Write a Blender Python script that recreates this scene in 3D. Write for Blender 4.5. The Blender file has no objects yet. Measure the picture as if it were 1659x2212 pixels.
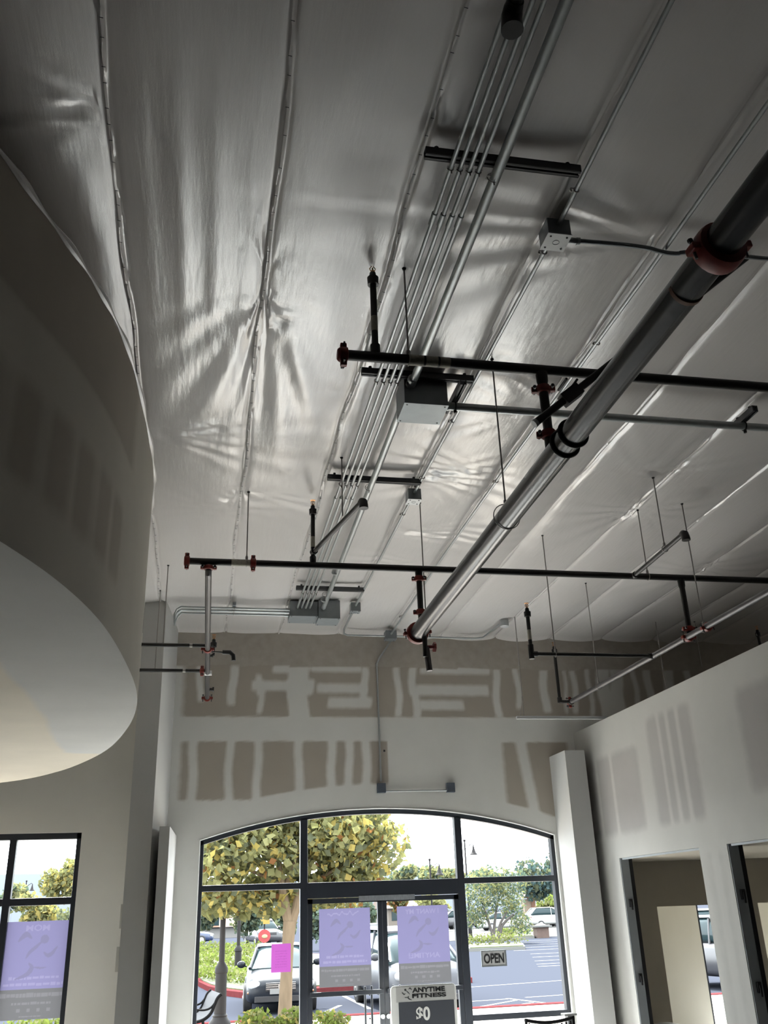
import bpy, math, random
import numpy as np
from mathutils import Vector, Matrix
random.seed(7)
rng = np.random.default_rng(11)
S = bpy.context.scene
COL = S.collection
# ------------------------------------------------------------------ camera
F, YAW, PIT, ROL, H = 1973.1, .202375, .408173, -.0358944, 1.9
W_, H_ = 1659, 2212
cy, sy, cp, sp, cr, sr = math.cos(YAW), math.sin(YAW), math.cos(PIT), math.sin(PIT), math.cos(ROL), math.sin(ROL)
FWD = np.array([sy*cp, cy*cp, sp]); R0 = np.array([cy, -sy, 0.]); U0 = np.cross(R0, FWD)
RGT = cr*R0 + sr*U0; UPV = -sr*R0 + cr*U0
cam = bpy.data.cameras.new('camera'); camo = bpy.data.objects.new('camera', cam); COL.objects.link(camo)
cam.sensor_fit = 'HORIZONTAL'; cam.sensor_width = 36.0; cam.lens = F/W_*36.0
cam.clip_start = .05; cam.clip_end = 2000
camo.matrix_world = Matrix(((RGT[0], UPV[0], -FWD[0], 0), (RGT[1], UPV[1], -FWD[1], 0), (RGT[2], UPV[2], -FWD[2], H), (0, 0, 0, 1)))
S.camera = camo
# ------------------------------------------------------------------ sky, sun, portals, exposure
wd = bpy.data.worlds.new('overcast_sky'); S.world = wd; wd.use_nodes = True
bg = wd.node_tree.nodes['Background']; bg.inputs[0].default_value = (.93, .97, 1, 1); bg.inputs[1].default_value = 6.0
sun = bpy.data.lights.new('sun', 'SUN'); sun.energy = 12.0; sun.angle = .03; sun.color = (1, .97, .92)
suno = bpy.data.objects.new('sun', sun); COL.objects.link(suno)
suno.rotation_euler = Vector((.06, -.55, -.83)).to_track_quat('-Z', 'Y').to_euler()
def portal(name, x, z, y, w, h):
    l = bpy.data.lights.new(name, 'AREA'); l.shape = 'RECTANGLE'; l.size = w; l.size_y = h; l.cycles.is_portal = True
    o = bpy.data.objects.new(name, l); COL.objects.link(o); o.location = (x, y, z); o.rotation_euler = (-math.pi/2, 0, 0)
portal('portal_arch', 2.3, 1.6, 12.3, 4.8, 3.2)
portal('portal_left', -2.2, 1.7, 12.3, 1.8, 2.4)
portal('portal_office', 7.7, 1.2, 13.7, 1.4, 2.2)
S.view_settings.view_transform = 'Standard'; S.view_settings.look = 'None'
S.view_settings.exposure = 0.98; S.view_settings.gamma = 1; S.view_settings.use_curve_mapping = False
S.cycles.use_denoising = True
S.cycles.max_bounces = 12; S.cycles.diffuse_bounces = 8; S.cycles.glossy_bounces = 4
S.cycles.transparent_max_bounces = 24; S.cycles.transmission_bounces = 6
S.cycles.caustics_reflective = False; S.cycles.caustics_refractive = False
S.cycles.sample_clamp_indirect = 6.0

# ------------------------------------------------------------------ helpers
def ray(x, y): return (x-829.5)/F*RGT + (1106-y)/F*UPV + FWD
def atY(x, y, Y): d = ray(x, y); return d*(Y/d[1]) + np.array([0, 0, H])
def atX(x, y, X): d = ray(x, y); return d*(X/d[0]) + np.array([0, 0, H])
def atZ(x, y, Z): d = ray(x, y); return d*((Z-H)/d[2]) + np.array([0, 0, H])
def unit(v): v = np.asarray(v, float); return v/np.linalg.norm(v)
def frame(d):
    d = unit(d); a = np.array([0, 0, 1.]) if abs(d[2]) < .9 else np.array([1., 0, 0])
    u = unit(np.cross(a, d)); return u, np.cross(d, u), d

class MB:
    def __init__(s): s.v = []; s.f = []; s.m = []
    def add(s, vs, fs, mi=0):
        o = len(s.v); s.v += [tuple(map(float, p)) for p in vs]; s.f += [tuple(i+o for i in f) for f in fs]; s.m += [mi]*len(fs); return s
    def box(s, x0, x1, y0, y1, z0, z1, mi=0):
        vs = [(x, y, z) for z in (z0, z1) for y in (y0, y1) for x in (x0, x1)]
        return s.add(vs, [(0, 2, 3, 1), (4, 5, 7, 6), (0, 1, 5, 4), (2, 6, 7, 3), (0, 4, 6, 2), (1, 3, 7, 5)], mi)
    def obox(s, a, b, w, h, up=(0, 0, 1), mi=0):
        a = np.asarray(a, float); b = np.asarray(b, float); d = unit(b-a); u = unit(np.cross(d, up)); t = np.cross(u, d)
        vs = [p + u*sx*w/2 + t*sz*h/2 for p in (a, b) for sz in (-1, 1) for sx in (-1, 1)]
        return s.add(vs, [(0, 2, 3, 1), (4, 5, 7, 6), (0, 1, 5, 4), (2, 6, 7, 3), (0, 4, 6, 2), (1, 3, 7, 5)], mi)
    def tube(s, path, r, n=14, cap=True, mi=0):
        P = [np.asarray(p, float) for p in path]; k = len(P); rr = r if hasattr(r, '__len__') else [r]*k
        vs = []; u = None
        for i in range(k):
            d = unit(P[min(i+1, k-1)] - P[max(i-1, 0)])
            if u is None: u = frame(d)[0]
            else: u = unit(u - d*np.dot(u, d))
            w = np.cross(d, u)
            for j in range(n):
                a = 2*math.pi*j/n; vs.append(P[i] + (u*math.cos(a) + w*math.sin(a))*rr[i])
        fs = [(i*n+j, i*n+(j+1) % n, (i+1)*n+(j+1) % n, (i+1)*n+j) for i in range(k-1) for j in range(n)]
        if cap: fs += [tuple(range(n))[::-1], tuple((k-1)*n+j for j in range(n))]
        return s.add(vs, fs, mi)
    def lathe(s, o, d, prof, n=20, mi=0):
        u, w, d = frame(d); o = np.asarray(o, float); vs = []
        for t, r in prof:
            for j in range(n):
                a = 2*math.pi*j/n; vs.append(o + d*t + (u*math.cos(a)+w*math.sin(a))*max(r, 1e-4))
        k = len(prof)
        fs = [(i*n+j, i*n+(j+1) % n, (i+1)*n+(j+1) % n, (i+1)*n+j) for i in range(k-1) for j in range(n)]
        fs += [tuple(range(n))[::-1], tuple((k-1)*n+j for j in range(n))]
        return s.add(vs, fs, mi)
    def ring(s, o, d, R, r, n=28, m=8, a0=0, a1=2*math.pi, ref=None):
        u, w, d = frame(d)
        if ref is not None: u = unit(np.asarray(ref, float)-d*np.dot(ref, d)); w = np.cross(d, u)
        o = np.asarray(o, float); full = abs(a1-a0-2*math.pi) < 1e-6
        P = [o + (u*math.cos(a0+(a1-a0)*i/n)+w*math.sin(a0+(a1-a0)*i/n))*R for i in range(n+1)]
        return s.tube(P, r, m, not full)
    def prism(s, poly, vec, mi=0):
        n = len(poly); vec = np.asarray(vec, float); P = [np.asarray(p, float) for p in poly]
        vs = P + [p+vec for p in P]
        fs = [tuple(range(n))[::-1], tuple(range(n, 2*n))] + [(i, (i+1) % n, n+(i+1) % n, n+i) for i in range(n)]
        return s.add(vs, fs, mi)
    def sphere(s, c, r, n=14, m=8, mi=0):
        r = np.array(r if hasattr(r, '__len__') else (r, r, r), float); vs = []
        for i in range(m+1):
            t = math.pi*i/m
            for j in range(n):
                a = 2*math.pi*j/n; vs.append(np.asarray(c)+r*np.array([math.sin(t)*math.cos(a), math.sin(t)*math.sin(a), math.cos(t)]))
        return s.add(vs, [(i*n+j, (i+1)*n+j, (i+1)*n+(j+1) % n, i*n+(j+1) % n) for i in range(m) for j in range(n)], mi)
    def grid(s, fn, us, vs_, mi=0):
        nu, nv = len(us), len(vs_)
        return s.add([fn(u, v) for v in vs_ for u in us], [(j*nu+i, j*nu+i+1, (j+1)*nu+i+1, (j+1)*nu+i) for j in range(nv-1) for i in range(nu-1)], mi)
    def build(s, name, mat, parent=None, smooth=True, bevel=0, angle=35):
        me = bpy.data.meshes.new(name)
        off = np.zeros(3)
        q = parent
        while q is not None: off += np.array(q.location); q = q.parent
        me.from_pydata([tuple(np.array(p)-off) for p in s.v], [], s.f)
        mats = mat if isinstance(mat, (list, tuple)) else [mat]
        for m in mats: me.materials.append(m)
        if len(mats) > 1: me.polygons.foreach_set('material_index', s.m)
        if smooth:
            me.polygons.foreach_set('use_smooth', [True]*len(me.polygons)); me.set_sharp_from_angle(angle=math.radians(angle))
        me.update()
        o = bpy.data.objects.new(name, me); COL.objects.link(o)
        if parent is not None: o.parent = parent
        if bevel:
            b = o.modifiers.new('bevel', 'BEVEL'); b.width = bevel; b.segments = 2; b.limit_method = 'ANGLE'
        return o

def tag(o, label=None, cat=None, group=None, kind=None):
    if label: o['label'] = label
    if cat: o['category'] = cat
    if group: o['group'] = group
    if kind: o['kind'] = kind
    return o
def thing(name, label, cat, loc=(0, 0, 0), group=None):
    o = bpy.data.objects.new(name, None); COL.objects.link(o); o.location = tuple(map(float, loc)); o.empty_display_size = .1
    return tag(o, label, cat, group)
def structure(o): o['kind'] = 'structure'; return o

# ------------------------------------------------------------------ materials
def newmat(name):
    m = bpy.data.materials.new(name); m.use_nodes = True
    return m, m.node_tree, m.node_tree.nodes['Principled BSDF']
def mat(name, col, rough=.5, metal=0., noise=0., nscale=8., bump=0., bscale=40., spec=.5, stretch=None):
    m, nt, b = newmat(name)
    b.inputs['Base Color'].default_value = (*col, 1); b.inputs['Roughness'].default_value = rough
    b.inputs['Metallic'].default_value = metal; b.inputs['Specular IOR Level'].default_value = spec
    tc = nt.nodes.new('ShaderNodeTexCoord')
    mp = nt.nodes.new('ShaderNodeMapping'); nt.links.new(tc.outputs['Object'], mp.inputs[0])
    if stretch: mp.inputs['Scale'].default_value = stretch
    n = nt.nodes.new('ShaderNodeTexNoise'); n.inputs['Scale'].default_value = nscale; n.inputs['Detail'].default_value = 4
    nt.links.new(mp.outputs[0], n.inputs['Vector'])
    if noise:
        r = nt.nodes.new('ShaderNodeMapRange'); r.inputs[3].default_value = 1-noise; r.inputs[4].default_value = 1+noise
        nt.links.new(n.outputs['Fac'], r.inputs[0])
        mx = nt.nodes.new('ShaderNodeVectorMath'); mx.operation = 'SCALE'; mx.inputs[0].default_value = col
        nt.links.new(r.outputs[0], mx.inputs['Scale']); nt.links.new(mx.outputs[0], b.inputs['Base Color'])
    if bump:
        n2 = nt.nodes.new('ShaderNodeTexNoise'); n2.inputs['Scale'].default_value = bscale; n2.inputs['Detail'].default_value = 3
        nt.links.new(mp.outputs[0], n2.inputs['Vector'])
        bp = nt.nodes.new('ShaderNodeBump'); bp.inputs['Strength'].default_value = bump; bp.inputs['Distance'].default_value = .01
        nt.links.new(n2.outputs['Fac'], bp.inputs['Height']); nt.links.new(bp.outputs[0], b.inputs['Normal'])
    return m
def attrmat(name, c0, c1, rough=.75, attr='board', scale=9):
    """two real surface finishes (joint compound / bare board) blended by a mesh attribute with a ragged edge"""
    m, nt, b = newmat(name); b.inputs['Roughness'].default_value = rough; b.inputs['Specular IOR Level'].default_value = .25
    a = nt.nodes.new('ShaderNodeAttribute'); a.attribute_name = attr
    tc = nt.nodes.new('ShaderNodeTexCoord'); n = nt.nodes.new('ShaderNodeTexNoise'); n.inputs['Scale'].default_value = scale; n.inputs['Detail'].default_value = 5
    nt.links.new(tc.outputs['Object'], n.inputs['Vector'])
    mul = nt.nodes.new('ShaderNodeMath'); mul.operation = 'MULTIPLY_ADD'; mul.inputs[1].default_value = .4; mul.inputs[2].default_value = -.2
    nt.links.new(n.outputs['Fac'], mul.inputs[0])
    ad = nt.nodes.new('ShaderNodeMath'); ad.operation = 'ADD'; nt.links.new(a.outputs['Fac'], ad.inputs[0]); nt.links.new(mul.outputs[0], ad.inputs[1])
    mr = nt.nodes.new('ShaderNodeMapRange'); mr.inputs[1].default_value = .12; mr.inputs[2].default_value = .88; nt.links.new(ad.outputs[0], mr.inputs[0])
    mx = nt.nodes.new('ShaderNodeMix'); mx.data_type = 'RGBA'; mx.inputs[6].default_value = (*c0, 1); mx.inputs[7].default_value = (*c1, 1)
    nt.links.new(mr.outputs[0], mx.inputs[0])
    n2 = nt.nodes.new('ShaderNodeTexNoise'); n2.inputs['Scale'].default_value = 2.2; n2.inputs['Detail'].default_value = 3; nt.links.new(tc.outputs['Object'], n2.inputs['Vector'])
    r = nt.nodes.new('ShaderNodeMapRange'); r.inputs[3].default_value = .92; r.inputs[4].default_value = 1.08; nt.links.new(n2.outputs['Fac'], r.inputs[0])
    sc = nt.nodes.new('ShaderNodeVectorMath'); sc.operation = 'SCALE'; nt.links.new(mx.outputs[2], sc.inputs[0]); nt.links.new(r.outputs[0], sc.inputs['Scale'])
    nt.links.new(sc.outputs[0], b.inputs['Base Color'])
    return m
def leafmat(name, col):
    m = bpy.data.materials.new(name); m.use_nodes = True; nt = m.node_tree; nt.nodes.clear()
    out = nt.nodes.new('ShaderNodeOutputMaterial'); d = nt.nodes.new('ShaderNodeBsdfDiffuse'); t = nt.nodes.new('ShaderNodeBsdfTranslucent'); mx = nt.nodes.new('ShaderNodeMixShader')
    d.inputs[0].default_value = (*col, 1); t.inputs[0].default_value = (col[0]*1.3, col[1]*1.35, col[2], 1); mx.inputs[0].default_value = .45
    nt.links.new(d.outputs[0], mx.inputs[1]); nt.links.new(t.outputs[0], mx.inputs[2]); nt.links.new(mx.outputs[0], out.inputs[0])
    return m
def glassmat(name, tint=(.93, .96, .96), refl=.06):
    m = bpy.data.materials.new(name); m.use_nodes = True; nt = m.node_tree; nt.nodes.clear()
    out = nt.nodes.new('ShaderNodeOutputMaterial'); t = nt.nodes.new('ShaderNodeBsdfTransparent'); g = nt.nodes.new('ShaderNodeBsdfGlossy'); mx = nt.nodes.new('ShaderNodeMixShader')
    t.inputs[0].default_value = (*tint, 1); g.inputs['Roughness'].default_value = .02; g.inputs[0].default_value = (1, 1, 1, 1)
    mx.inputs[0].default_value = refl
    nt.links.new(t.outputs[0], mx.inputs[1]); nt.links.new(g.outputs[0], mx.inputs[2])
    nt.links.new(mx.outputs[0], out.inputs[0])
    return m
def filmmat(name, col, trans=.5):
    m = bpy.data.materials.new(name); m.use_nodes = True; nt = m.node_tree; nt.nodes.clear()
    out = nt.nodes.new('ShaderNodeOutputMaterial'); d = nt.nodes.new('ShaderNodeBsdfDiffuse'); t = nt.nodes.new('ShaderNodeBsdfTranslucent'); mx = nt.nodes.new('ShaderNodeMixShader')
    d.inputs[0].default_value = (*col, 1); t.inputs[0].default_value = (*col, 1); mx.inputs[0].default_value = trans
    nt.links.new(d.outputs[0], mx.inputs[1]); nt.links.new(t.outputs[0], mx.inputs[2]); nt.links.new(mx.outputs[0], out.inputs[0])
    return m

MUD = (.655, .65, .62); BOARD = (.39, .35, .30)
M = {}
M['wall'] = attrmat('joint compound and bare drywall', MUD, BOARD)
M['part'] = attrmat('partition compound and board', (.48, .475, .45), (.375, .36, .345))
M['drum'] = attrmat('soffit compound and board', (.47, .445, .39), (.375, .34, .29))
M['drumface'] = attrmat('soffit underside paint', (.72, .71, .68), (.82, .75, .63), scale=5)
M['paint'] = mat('flat grey wall paint', (.17, .168, .16), .7, noise=.05, nscale=3)
M['stub'] = mat('primed drywall pilaster', (.50, .50, .49), .7, noise=.04, nscale=3)
M['leftwall'] = mat('tan primed drywall', (.74, .72, .67), .7, noise=.06, nscale=2)
M['roomdark'] = mat('brown grey office wall', (.42, .38, .31), .8, noise=.05)
M['officewall'] = mat('pale yellow office wall', (.66, .64, .575), .7, noise=.08, nscale=2, stretch=(1, 1, .4))
M['floor'] = mat('pale polished concrete floor', (.80, .80, .79), .6, noise=.06, nscale=2)
M['floordark'] = mat('darkened unseen rear floor', (.045, .045, .045), .8)  # invented dark finish, only there to cut bounce light
M['frame'] = mat('dark bronze aluminium', (.022, .026, .035), .4, spec=.5)
M['glass'] = glassmat('window glass', refl=0.0)
M['black'] = mat('black steel pipe', (.014, .013, .012), .45, noise=.3, nscale=20, spec=.45)
M['main'] = mat('grey black steel main', (.030, .031, .035), .26, noise=.15, nscale=6, spec=.6)
M['greypipe'] = mat('bare grey steel pipe', (.085, .08, .082), .35, metal=.3, noise=.15)
M['red'] = mat('oxide red coupling', (.20, .022, .014), .45, noise=.25, nscale=25)
M['brass'] = mat('brass sprinkler', (.55, .30, .14), .3, metal=1)
M['galv'] = mat('galvanised conduit', (.42, .44, .44), .34, metal=.6, noise=.12, nscale=30)
M['galvbox'] = mat('galvanised sheet box', (.24, .26, .27), .45, metal=.55, noise=.12, nscale=12)
M['coverplate'] = mat('bright steel cover plate', (.55, .56, .56), .45, metal=.3)
M['strut'] = mat('dark channel strut', (.07, .072, .075), .5, metal=.35, noise=.2, nscale=30)
M['rod'] = mat('zinc threaded rod', (.34, .32, .30), .45, metal=.3)
M['paperlabel'] = mat('faded pipe label', (.38, .36, .30), .7, noise=.3, nscale=60)
M['stud'] = mat('galvanised steel stud', (.30, .32, .335), .5, metal=.1, noise=.1)
M['dark'] = mat('black hardware', (.012, .012, .014), .5)
M['white'] = mat('white plastic', (.78, .78, .76), .4)
M['asphalt'] = mat('asphalt', (.032, .035, .045), .95, spec=.0)
M['line'] = mat('white road paint', (.18, .18, .18), .9, spec=.0)
M['plaza'] = mat('warm sunlit concrete paving', (.46, .41, .36), .9, noise=.06, spec=.0)
M['roadpale'] = mat('pale concrete road', (.09, .09, .088), .9, noise=.05, spec=.0)
M['kerbred'] = mat('faded red kerb paint', (.085, .022, .024), .9, noise=.2, spec=.0)
M['kerb'] = mat('concrete kerb', (.10, .10, .095), .9, spec=.0)
M['soil'] = mat('planter soil', (0.0235, 0.0188, 0.0141), .9)
M['lawn'] = mat('clipped ground cover', (0.03525, 0.047, 0.01175), .9, noise=.5, nscale=6, bump=1, bscale=20)
M['lamppost'] = mat('grey brown lamp post', (.010, .0088, .0092), .6, spec=.15)
M['trunk'] = mat('pale plane tree bark', (.105, .080, .056), .9, noise=.3, nscale=12, stretch=(1, 1, .25), spec=.05)
M['trunk2'] = mat('grey olive bark', (0.0517, 0.04465, 0.03995), .85, noise=.3)
M['leafg'] = leafmat('olive green leaf', (.105, .108, .055)); M['leafy'] = leafmat('yellow autumn leaf', (.20, .165, .060)); M['leafd'] = leafmat('hazy dark green leaf', (.066, .074, .050))  # leafd lightened in colour to stand in for outdoor haze
M['leafo'] = leafmat('orange autumn leaf', (.13, .065, .03)); M['leafl'] = leafmat('hazy pale green leaf', (.135, .135, .070)); M['leaft'] = leafmat('hazy silvery olive leaf', (.058, .078, .062)); M['leafb'] = leafmat('hazy blue green leaf', (.040, .062, .066)); M['leafp'] = leafmat('lime hedge leaf', (.080, .100, .028))  # distant haze mixed into leafl, leaft and leafb as paler, bluer colour
M['purple'] = filmmat('purple poster print', (.355, .345, .51)); M['purplel'] = filmmat('pale purple poster lettering', (.40, .37, .58)); M['pgrey'] = filmmat('grey poster print', (.27, .27, .28)); M['pgreyl'] = filmmat('pale grey poster lettering', (.34, .335, .36)); M['pmark'] = filmmat('grey brown poster emblem', (.32, .305, .46))
M['pink'] = filmmat('pink paper', (.50, .17, .44)); M['pinkl'] = filmmat('faint printed lines', (.42, .14, .38))
M['vinyl'] = None
# ------------------------------------------------------------------ room shell
YW, ZC = 12.0, 5.35
XL, XR, YB = -5.0, 8.6, -10.0
def arch_z(x):          # segmental arch head of the entrance window
    t = (x-2.27)/2.36; return 3.055 - .36*t*t - .02*t**4
AX0, AX1 = .03, 4.58
def smooth(a, b, x): t = min(1, max(0, (x-a)/(b-a))) if b != a else 0; return t*t*(3-2*t)
def soft(x, a, b, e=.015):
    e *= 1.5
    return smooth(a-e, a+e, x)*(1-smooth(b-e, b+e, x))
PX = lambda x, y: atY(x, y, YW)
def R(x0, x1, y0, y1):   # rectangle on the front wall measured in the photograph
    c = (y0+y1)/2; d = (x0+x1)/2
    return PX(x0, c)[0], PX(x1, c)[0], PX(d, y1)[2], PX(d, y0)[2]
MUDR = [R(*r) for r in [(425, 440, 1440, 1515), (494, 512, 1440, 1522), (552, 566, 1460, 1500), (556, 569, 1490, 1540), (622, 666, 1438, 1560), (541, 624, 1474, 1490), (661, 677, 1470, 1500),
    (682, 792, 1480, 1495), (706, 802, 1510, 1528), (780, 795, 1444, 1520), (853, 867, 1442, 1546), (884, 900, 1442, 1500), (890, 906, 1495, 1548), (902, 1058, 1483, 1501), (908, 1002, 1516, 1532),
    (905, 1056, 1442, 1455), (1066, 1081, 1444, 1548), (1112, 1124, 1444, 1530), (1168, 1185, 1444, 1538), (1215, 1222, 1392, 1540), (1232, 1244, 1392, 1540), (1266, 1276, 1390, 1545),
    (1289, 1318, 1385, 1560), (1318, 1345, 1385, 1560), (1365, 1376, 1388, 1560), (1393, 1409, 1388, 1560), (1434, 1455, 1388, 1560), (1480, 1494, 1388, 1560), (590, 660, 1440, 1452), (670, 780, 1440, 1450)]]
MUDB = [R(*r) for r in [(405, 425, 1600, 1770), (485, 503, 1604, 1760), (547, 565, 1602, 1740), (636, 655, 1602, 1730), (707, 726, 1602, 1715), (745, 763, 1600, 1710), (782, 801, 1602, 1710), (855, 873, 1600, 1710)]]
ZA0, ZA1 = PX(800, 1549)[2], PX(800, 1442)[2]
ZB1 = PX(640, 1601)[2]
XB0, XB1 = PX(388, 1680)[0], PX(902, 1650)[0]
XR0, XR1 = PX(1091, 1680)[0], PX(1215, 1650)[0]
def front_board(x, z):
    if x < PX(372, 1500)[0]: return 0.
    if z > ZA1: return .8
    m = 0.
    xa0 = PX(396, 1500)[0]
    if z > ZA0-.03 and x > xa0-.06:
        m = soft(x, xa0, 9, .05)*smooth(ZA0-.02, ZA0+.02, z)
        for a in MUDR:
            w = .018*math.sin(z*9+a[0]*7)
            m *= 1-soft(x, a[0]+w, a[1]+w, .02)*soft(z, a[2]-.01, a[3]+.02, .03)
    elif z < ZB1+.04:
        lo = max(arch_z(x)+.31, ZB1-.72) if x < 2.4 else arch_z(x)+.24
        if x < 2.4:
            m = soft(x, XB0, XB1, .04)*smooth(lo-.02, lo+.02, z)*(1-smooth(ZB1-.02, ZB1+.02, z))
            for a in MUDB:
                w = .012*math.sin(z*8+a[0]*5); m *= 1-.95*soft(x, a[0]+w, a[1]+w, .025)
        else:
            m = soft(x, XR0, XR1+.1, .04)*smooth(lo-.02, lo+.02, z)*(1-smooth(ZB1-.04, ZB1, z))
            k = 4.23 + (ZB1-z)*.12; m *= 1-.95*soft(x, k-.075, k+.075, .03)
    return m
def wall_grid(mb, att, x0, x1, zlo, zhi, fn, P, dx=.03, dz=.03):
    nx = max(2, int((x1-x0)/dx)+1); 
    zmin = min(zlo(x0), zlo(x1)); nz = max(2, int((zhi-zmin)/dz)+1)
    xs = np.linspace(x0, x1, nx); ts = np.linspace(0, 1, nz); vs = []
    for t in ts:
        for x in xs:
            z = zlo(x)+(zhi-zlo(x))*t; vs.append(P(x, z)); att.append(fn(x, z))
    mb.add(vs, [(j*nx+i, j*nx+i+1, (j+1)*nx+i+1, (j+1)*nx+i) for j in range(nz-1) for i in range(nx-1)])
def set_attr(o, att, name='board'):
    me = o.data; a = me.attributes.new(name, 'FLOAT', 'POINT'); v = np.zeros(len(me.vertices)); v[:len(att)] = att; a.data.foreach_set('value', v)
WX0, WX1, WZ0, WZ1 = -2.97, -1.36, .55, 2.84     # plain window left of the entrance
P12 = lambda x, z: (x, YW, z)
mb = MB(); att = []
ZT = ZC+.05
wall_grid(mb, att, AX0, AX1, arch_z, ZT, front_board, P12)
wall_grid(mb, att, AX1, 5.2, lambda x: 0, ZT, front_board, P12)
wall_grid(mb, att, 5.2, XR, lambda x: 2.34, ZT, front_board, P12)
wall_grid(mb, att, -.75, AX0, lambda x: 0, ZT, front_board, P12)
def reveal(poly):       # inner returns of an opening, .22 deep
    n = len(poly)
    for i in range(n-1):
        a, b = poly[i], poly[i+1]
        mb.add([(a[0], YW, a[1]), (b[0], YW, b[1]), (b[0], YW+.22, b[1]), (a[0], YW+.22, a[1])], [(0, 1, 2, 3)])
axs = np.linspace(AX0, AX1, 41)
reveal([(AX0, 0)] + [(x, arch_z(x)) for x in axs] + [(AX1, 0)])
wf = mb.build('wall_front', M['wall'], angle=50); set_attr(wf, att); structure(wf)
mb = MB()
for x0, x1, z0, z1 in ((XL, WX0, 0, ZT), (WX1, -.75, 0, ZT), (WX0, WX1, WZ1, ZT), (WX0, WX1, 0, WZ0)):
    mb.add([(x0, YW, z0), (x1, YW, z0), (x1, YW, z1), (x0, YW, z1)], [(0, 1, 2, 3)])
reveal([(WX0, WZ0), (WX0, WZ1), (WX1, WZ1), (WX1, WZ0), (WX0, WZ0)])
# sanded joint patches beside the left window
structure(mb.build('wall_front_left', M['leftwall'], smooth=False))
mb = MB()
for (x, y, w, h) in ((267, 1979, 12, 44), (258, 2072, 14, 44)):
    a = PX(x, y); mb.box(a[0]-.04, a[0]+.04, YW-.002, YW, a[2]-.13, a[2]+.13)
pt = mb.build('patch', mat('grey joint compound patch', (.48, .47, .43), .8), bpy.data.objects['wall_front_left'], smooth=False)
mb = MB(); mb.add([(XL, YB, 0), (XL, YW, 0), (XL, YW, ZT), (XL, YB, ZT)], [(0, 1, 2, 3)]); structure(mb.build('wall_left', M['paint']))
mb = MB(); mb.add([(XR, YB, 0), (XR, YW, 0), (XR, YW, ZT), (XR, YB, ZT)], [(0, 1, 2, 3)]); structure(mb.build('wall_right', M['paint']))
mb = MB(); mb.add([(XL, YB, 0), (XR, YB, 0), (XR, YB, ZT), (XL, YB, ZT)], [(0, 1, 2, 3)]); structure(mb.build('wall_back', M['paint']))
mb = MB(); mb.box(XL, XR+1.2, 6.8, 13.6, -.1, 0); fl_ = structure(mb.build('floor', M['floor'], smooth=False))
MB().box(XL, XR+1.2, YB, 6.8, -.1, 0).build('darkened_rear_floor', M['floordark'], fl_, smooth=False)  # unseen dark floor added to keep the back of the room dim

# furred column left of the arch, then the two low pilasters flanking it
cz = ZT
mb = MB(); mb.prism([(-.74, 10.78, 0), (-.49, 10.78, 0), (-.37, YW, 0), (-.74, YW, 0)], (0, 0, cz)); structure(mb.build('pillar_left', M['stub'], smooth=False))
fl, fr = atY(345, 1785, 10.6), atY(367, 1785, 10.6)
mb = MB(); mb.prism([(fl[0], 10.6, 0), (fr[0], 10.6, 0), (-.25, YW, 0), (-.355, YW, 0)], (0, 0, fl[2])); structure(mb.build('pilaster_left', M['stub'], smooth=False))
mb = MB(); mb.prism([(4.62, 11.43, 0), (4.89, 11.43, 0), (4.99, YW, 0), (4.62, YW, 0)], (0, 0, 3.69)); structure(mb.build('pilaster_right', M['stub'], smooth=False))

# partition with two rough door openings
PXW, PTH, PZ = 5.0, .16, 4.0
D1 = (9.09, 11.02); D2 = (6.55, 8.55); DZ = 2.35
def pr(x, y): p = atX(x, y, PXW); return p[1], p[2]
def part_board(y, z):
    m = 0.
    def panel(pts, z0, z1, strips):
        ya, yb = pts
        v = soft(y, ya, yb, .06)*soft(z, z0, z1, .05)
        for a, w in strips: v *= 1-soft(y, a-w, a+w, .03)
        return v
    m = max(m, panel((10.17, 11.75), 2.62, 3.55, [(11.38, .035), (10.92, .035)]))
    m = max(m, panel((8.84, 9.85), 2.62, 3.78, [(9.56, .03), (9.35, .04), (9.12, .04)]))
    m = max(m, .9*panel((5.0, 7.95), 2.75, 3.7, [(6.9, .2), (6.0, .2)]))
    m = max(m, .4*panel((8.62, 9.0), .2, 2.3, [(8.8, .06)]), .4*panel((11.12, 11.3), .2, 2.4, []))
    return m
mb = MB(); att = []
PP = lambda y, z: (PXW, y, z)
wall_grid(mb, att, 2.5, D2[0], lambda y: 0, PZ, part_board, PP, .05, .05)
wall_grid(mb, att, D2[0], D2[1], lambda y: DZ, PZ, part_board, PP, .04, .04)
wall_grid(mb, att, D2[1], D1[0], lambda y: 0, PZ, part_board, PP, .03, .04)
wall_grid(mb, att, D1[0], D1[1], lambda y: DZ, PZ, part_board, PP, .03, .03)
wall_grid(mb, att, D1[1], YW, lambda y: 0, PZ, part_board, PP, .03, .04)
X2 = PXW+PTH
for y0, y1, z0 in ((2.5, D2[0], 0), (D2[0], D2[1], DZ), (D2[1], D1[0], 0), (D1[0], D1[1], DZ), (D1[1], YW, 0)):
    mb.add([(X2, y0, z0), (X2, y1, z0), (X2, y1, PZ), (X2, y0, PZ)], [(0, 1, 2, 3)])
    mb.add([(PXW, y0, PZ), (PXW, y1, PZ), (X2, y1, PZ), (X2, y0, PZ)], [(0, 1, 2, 3)])
for d in (D1, D2):
    mb.add([(PXW, d[0], DZ), (PXW, d[1], DZ), (X2, d[1], DZ), (X2, d[0], DZ)], [(0, 1, 2, 3)])
    for yy in d: mb.add([(PXW, yy, 0), (X2, yy, 0), (X2, yy, DZ), (PXW, yy, DZ)], [(0, 1, 2, 3)])
mb.add([(PXW, 2.5, 0), (X2, 2.5, 0), (X2, 2.5, PZ), (PXW, 2.5, PZ)], [(0, 1, 2, 3)])
wp = mb.build('wall_partition', M['part'], angle=50); set_attr(wp, att); structure(wp)
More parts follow.
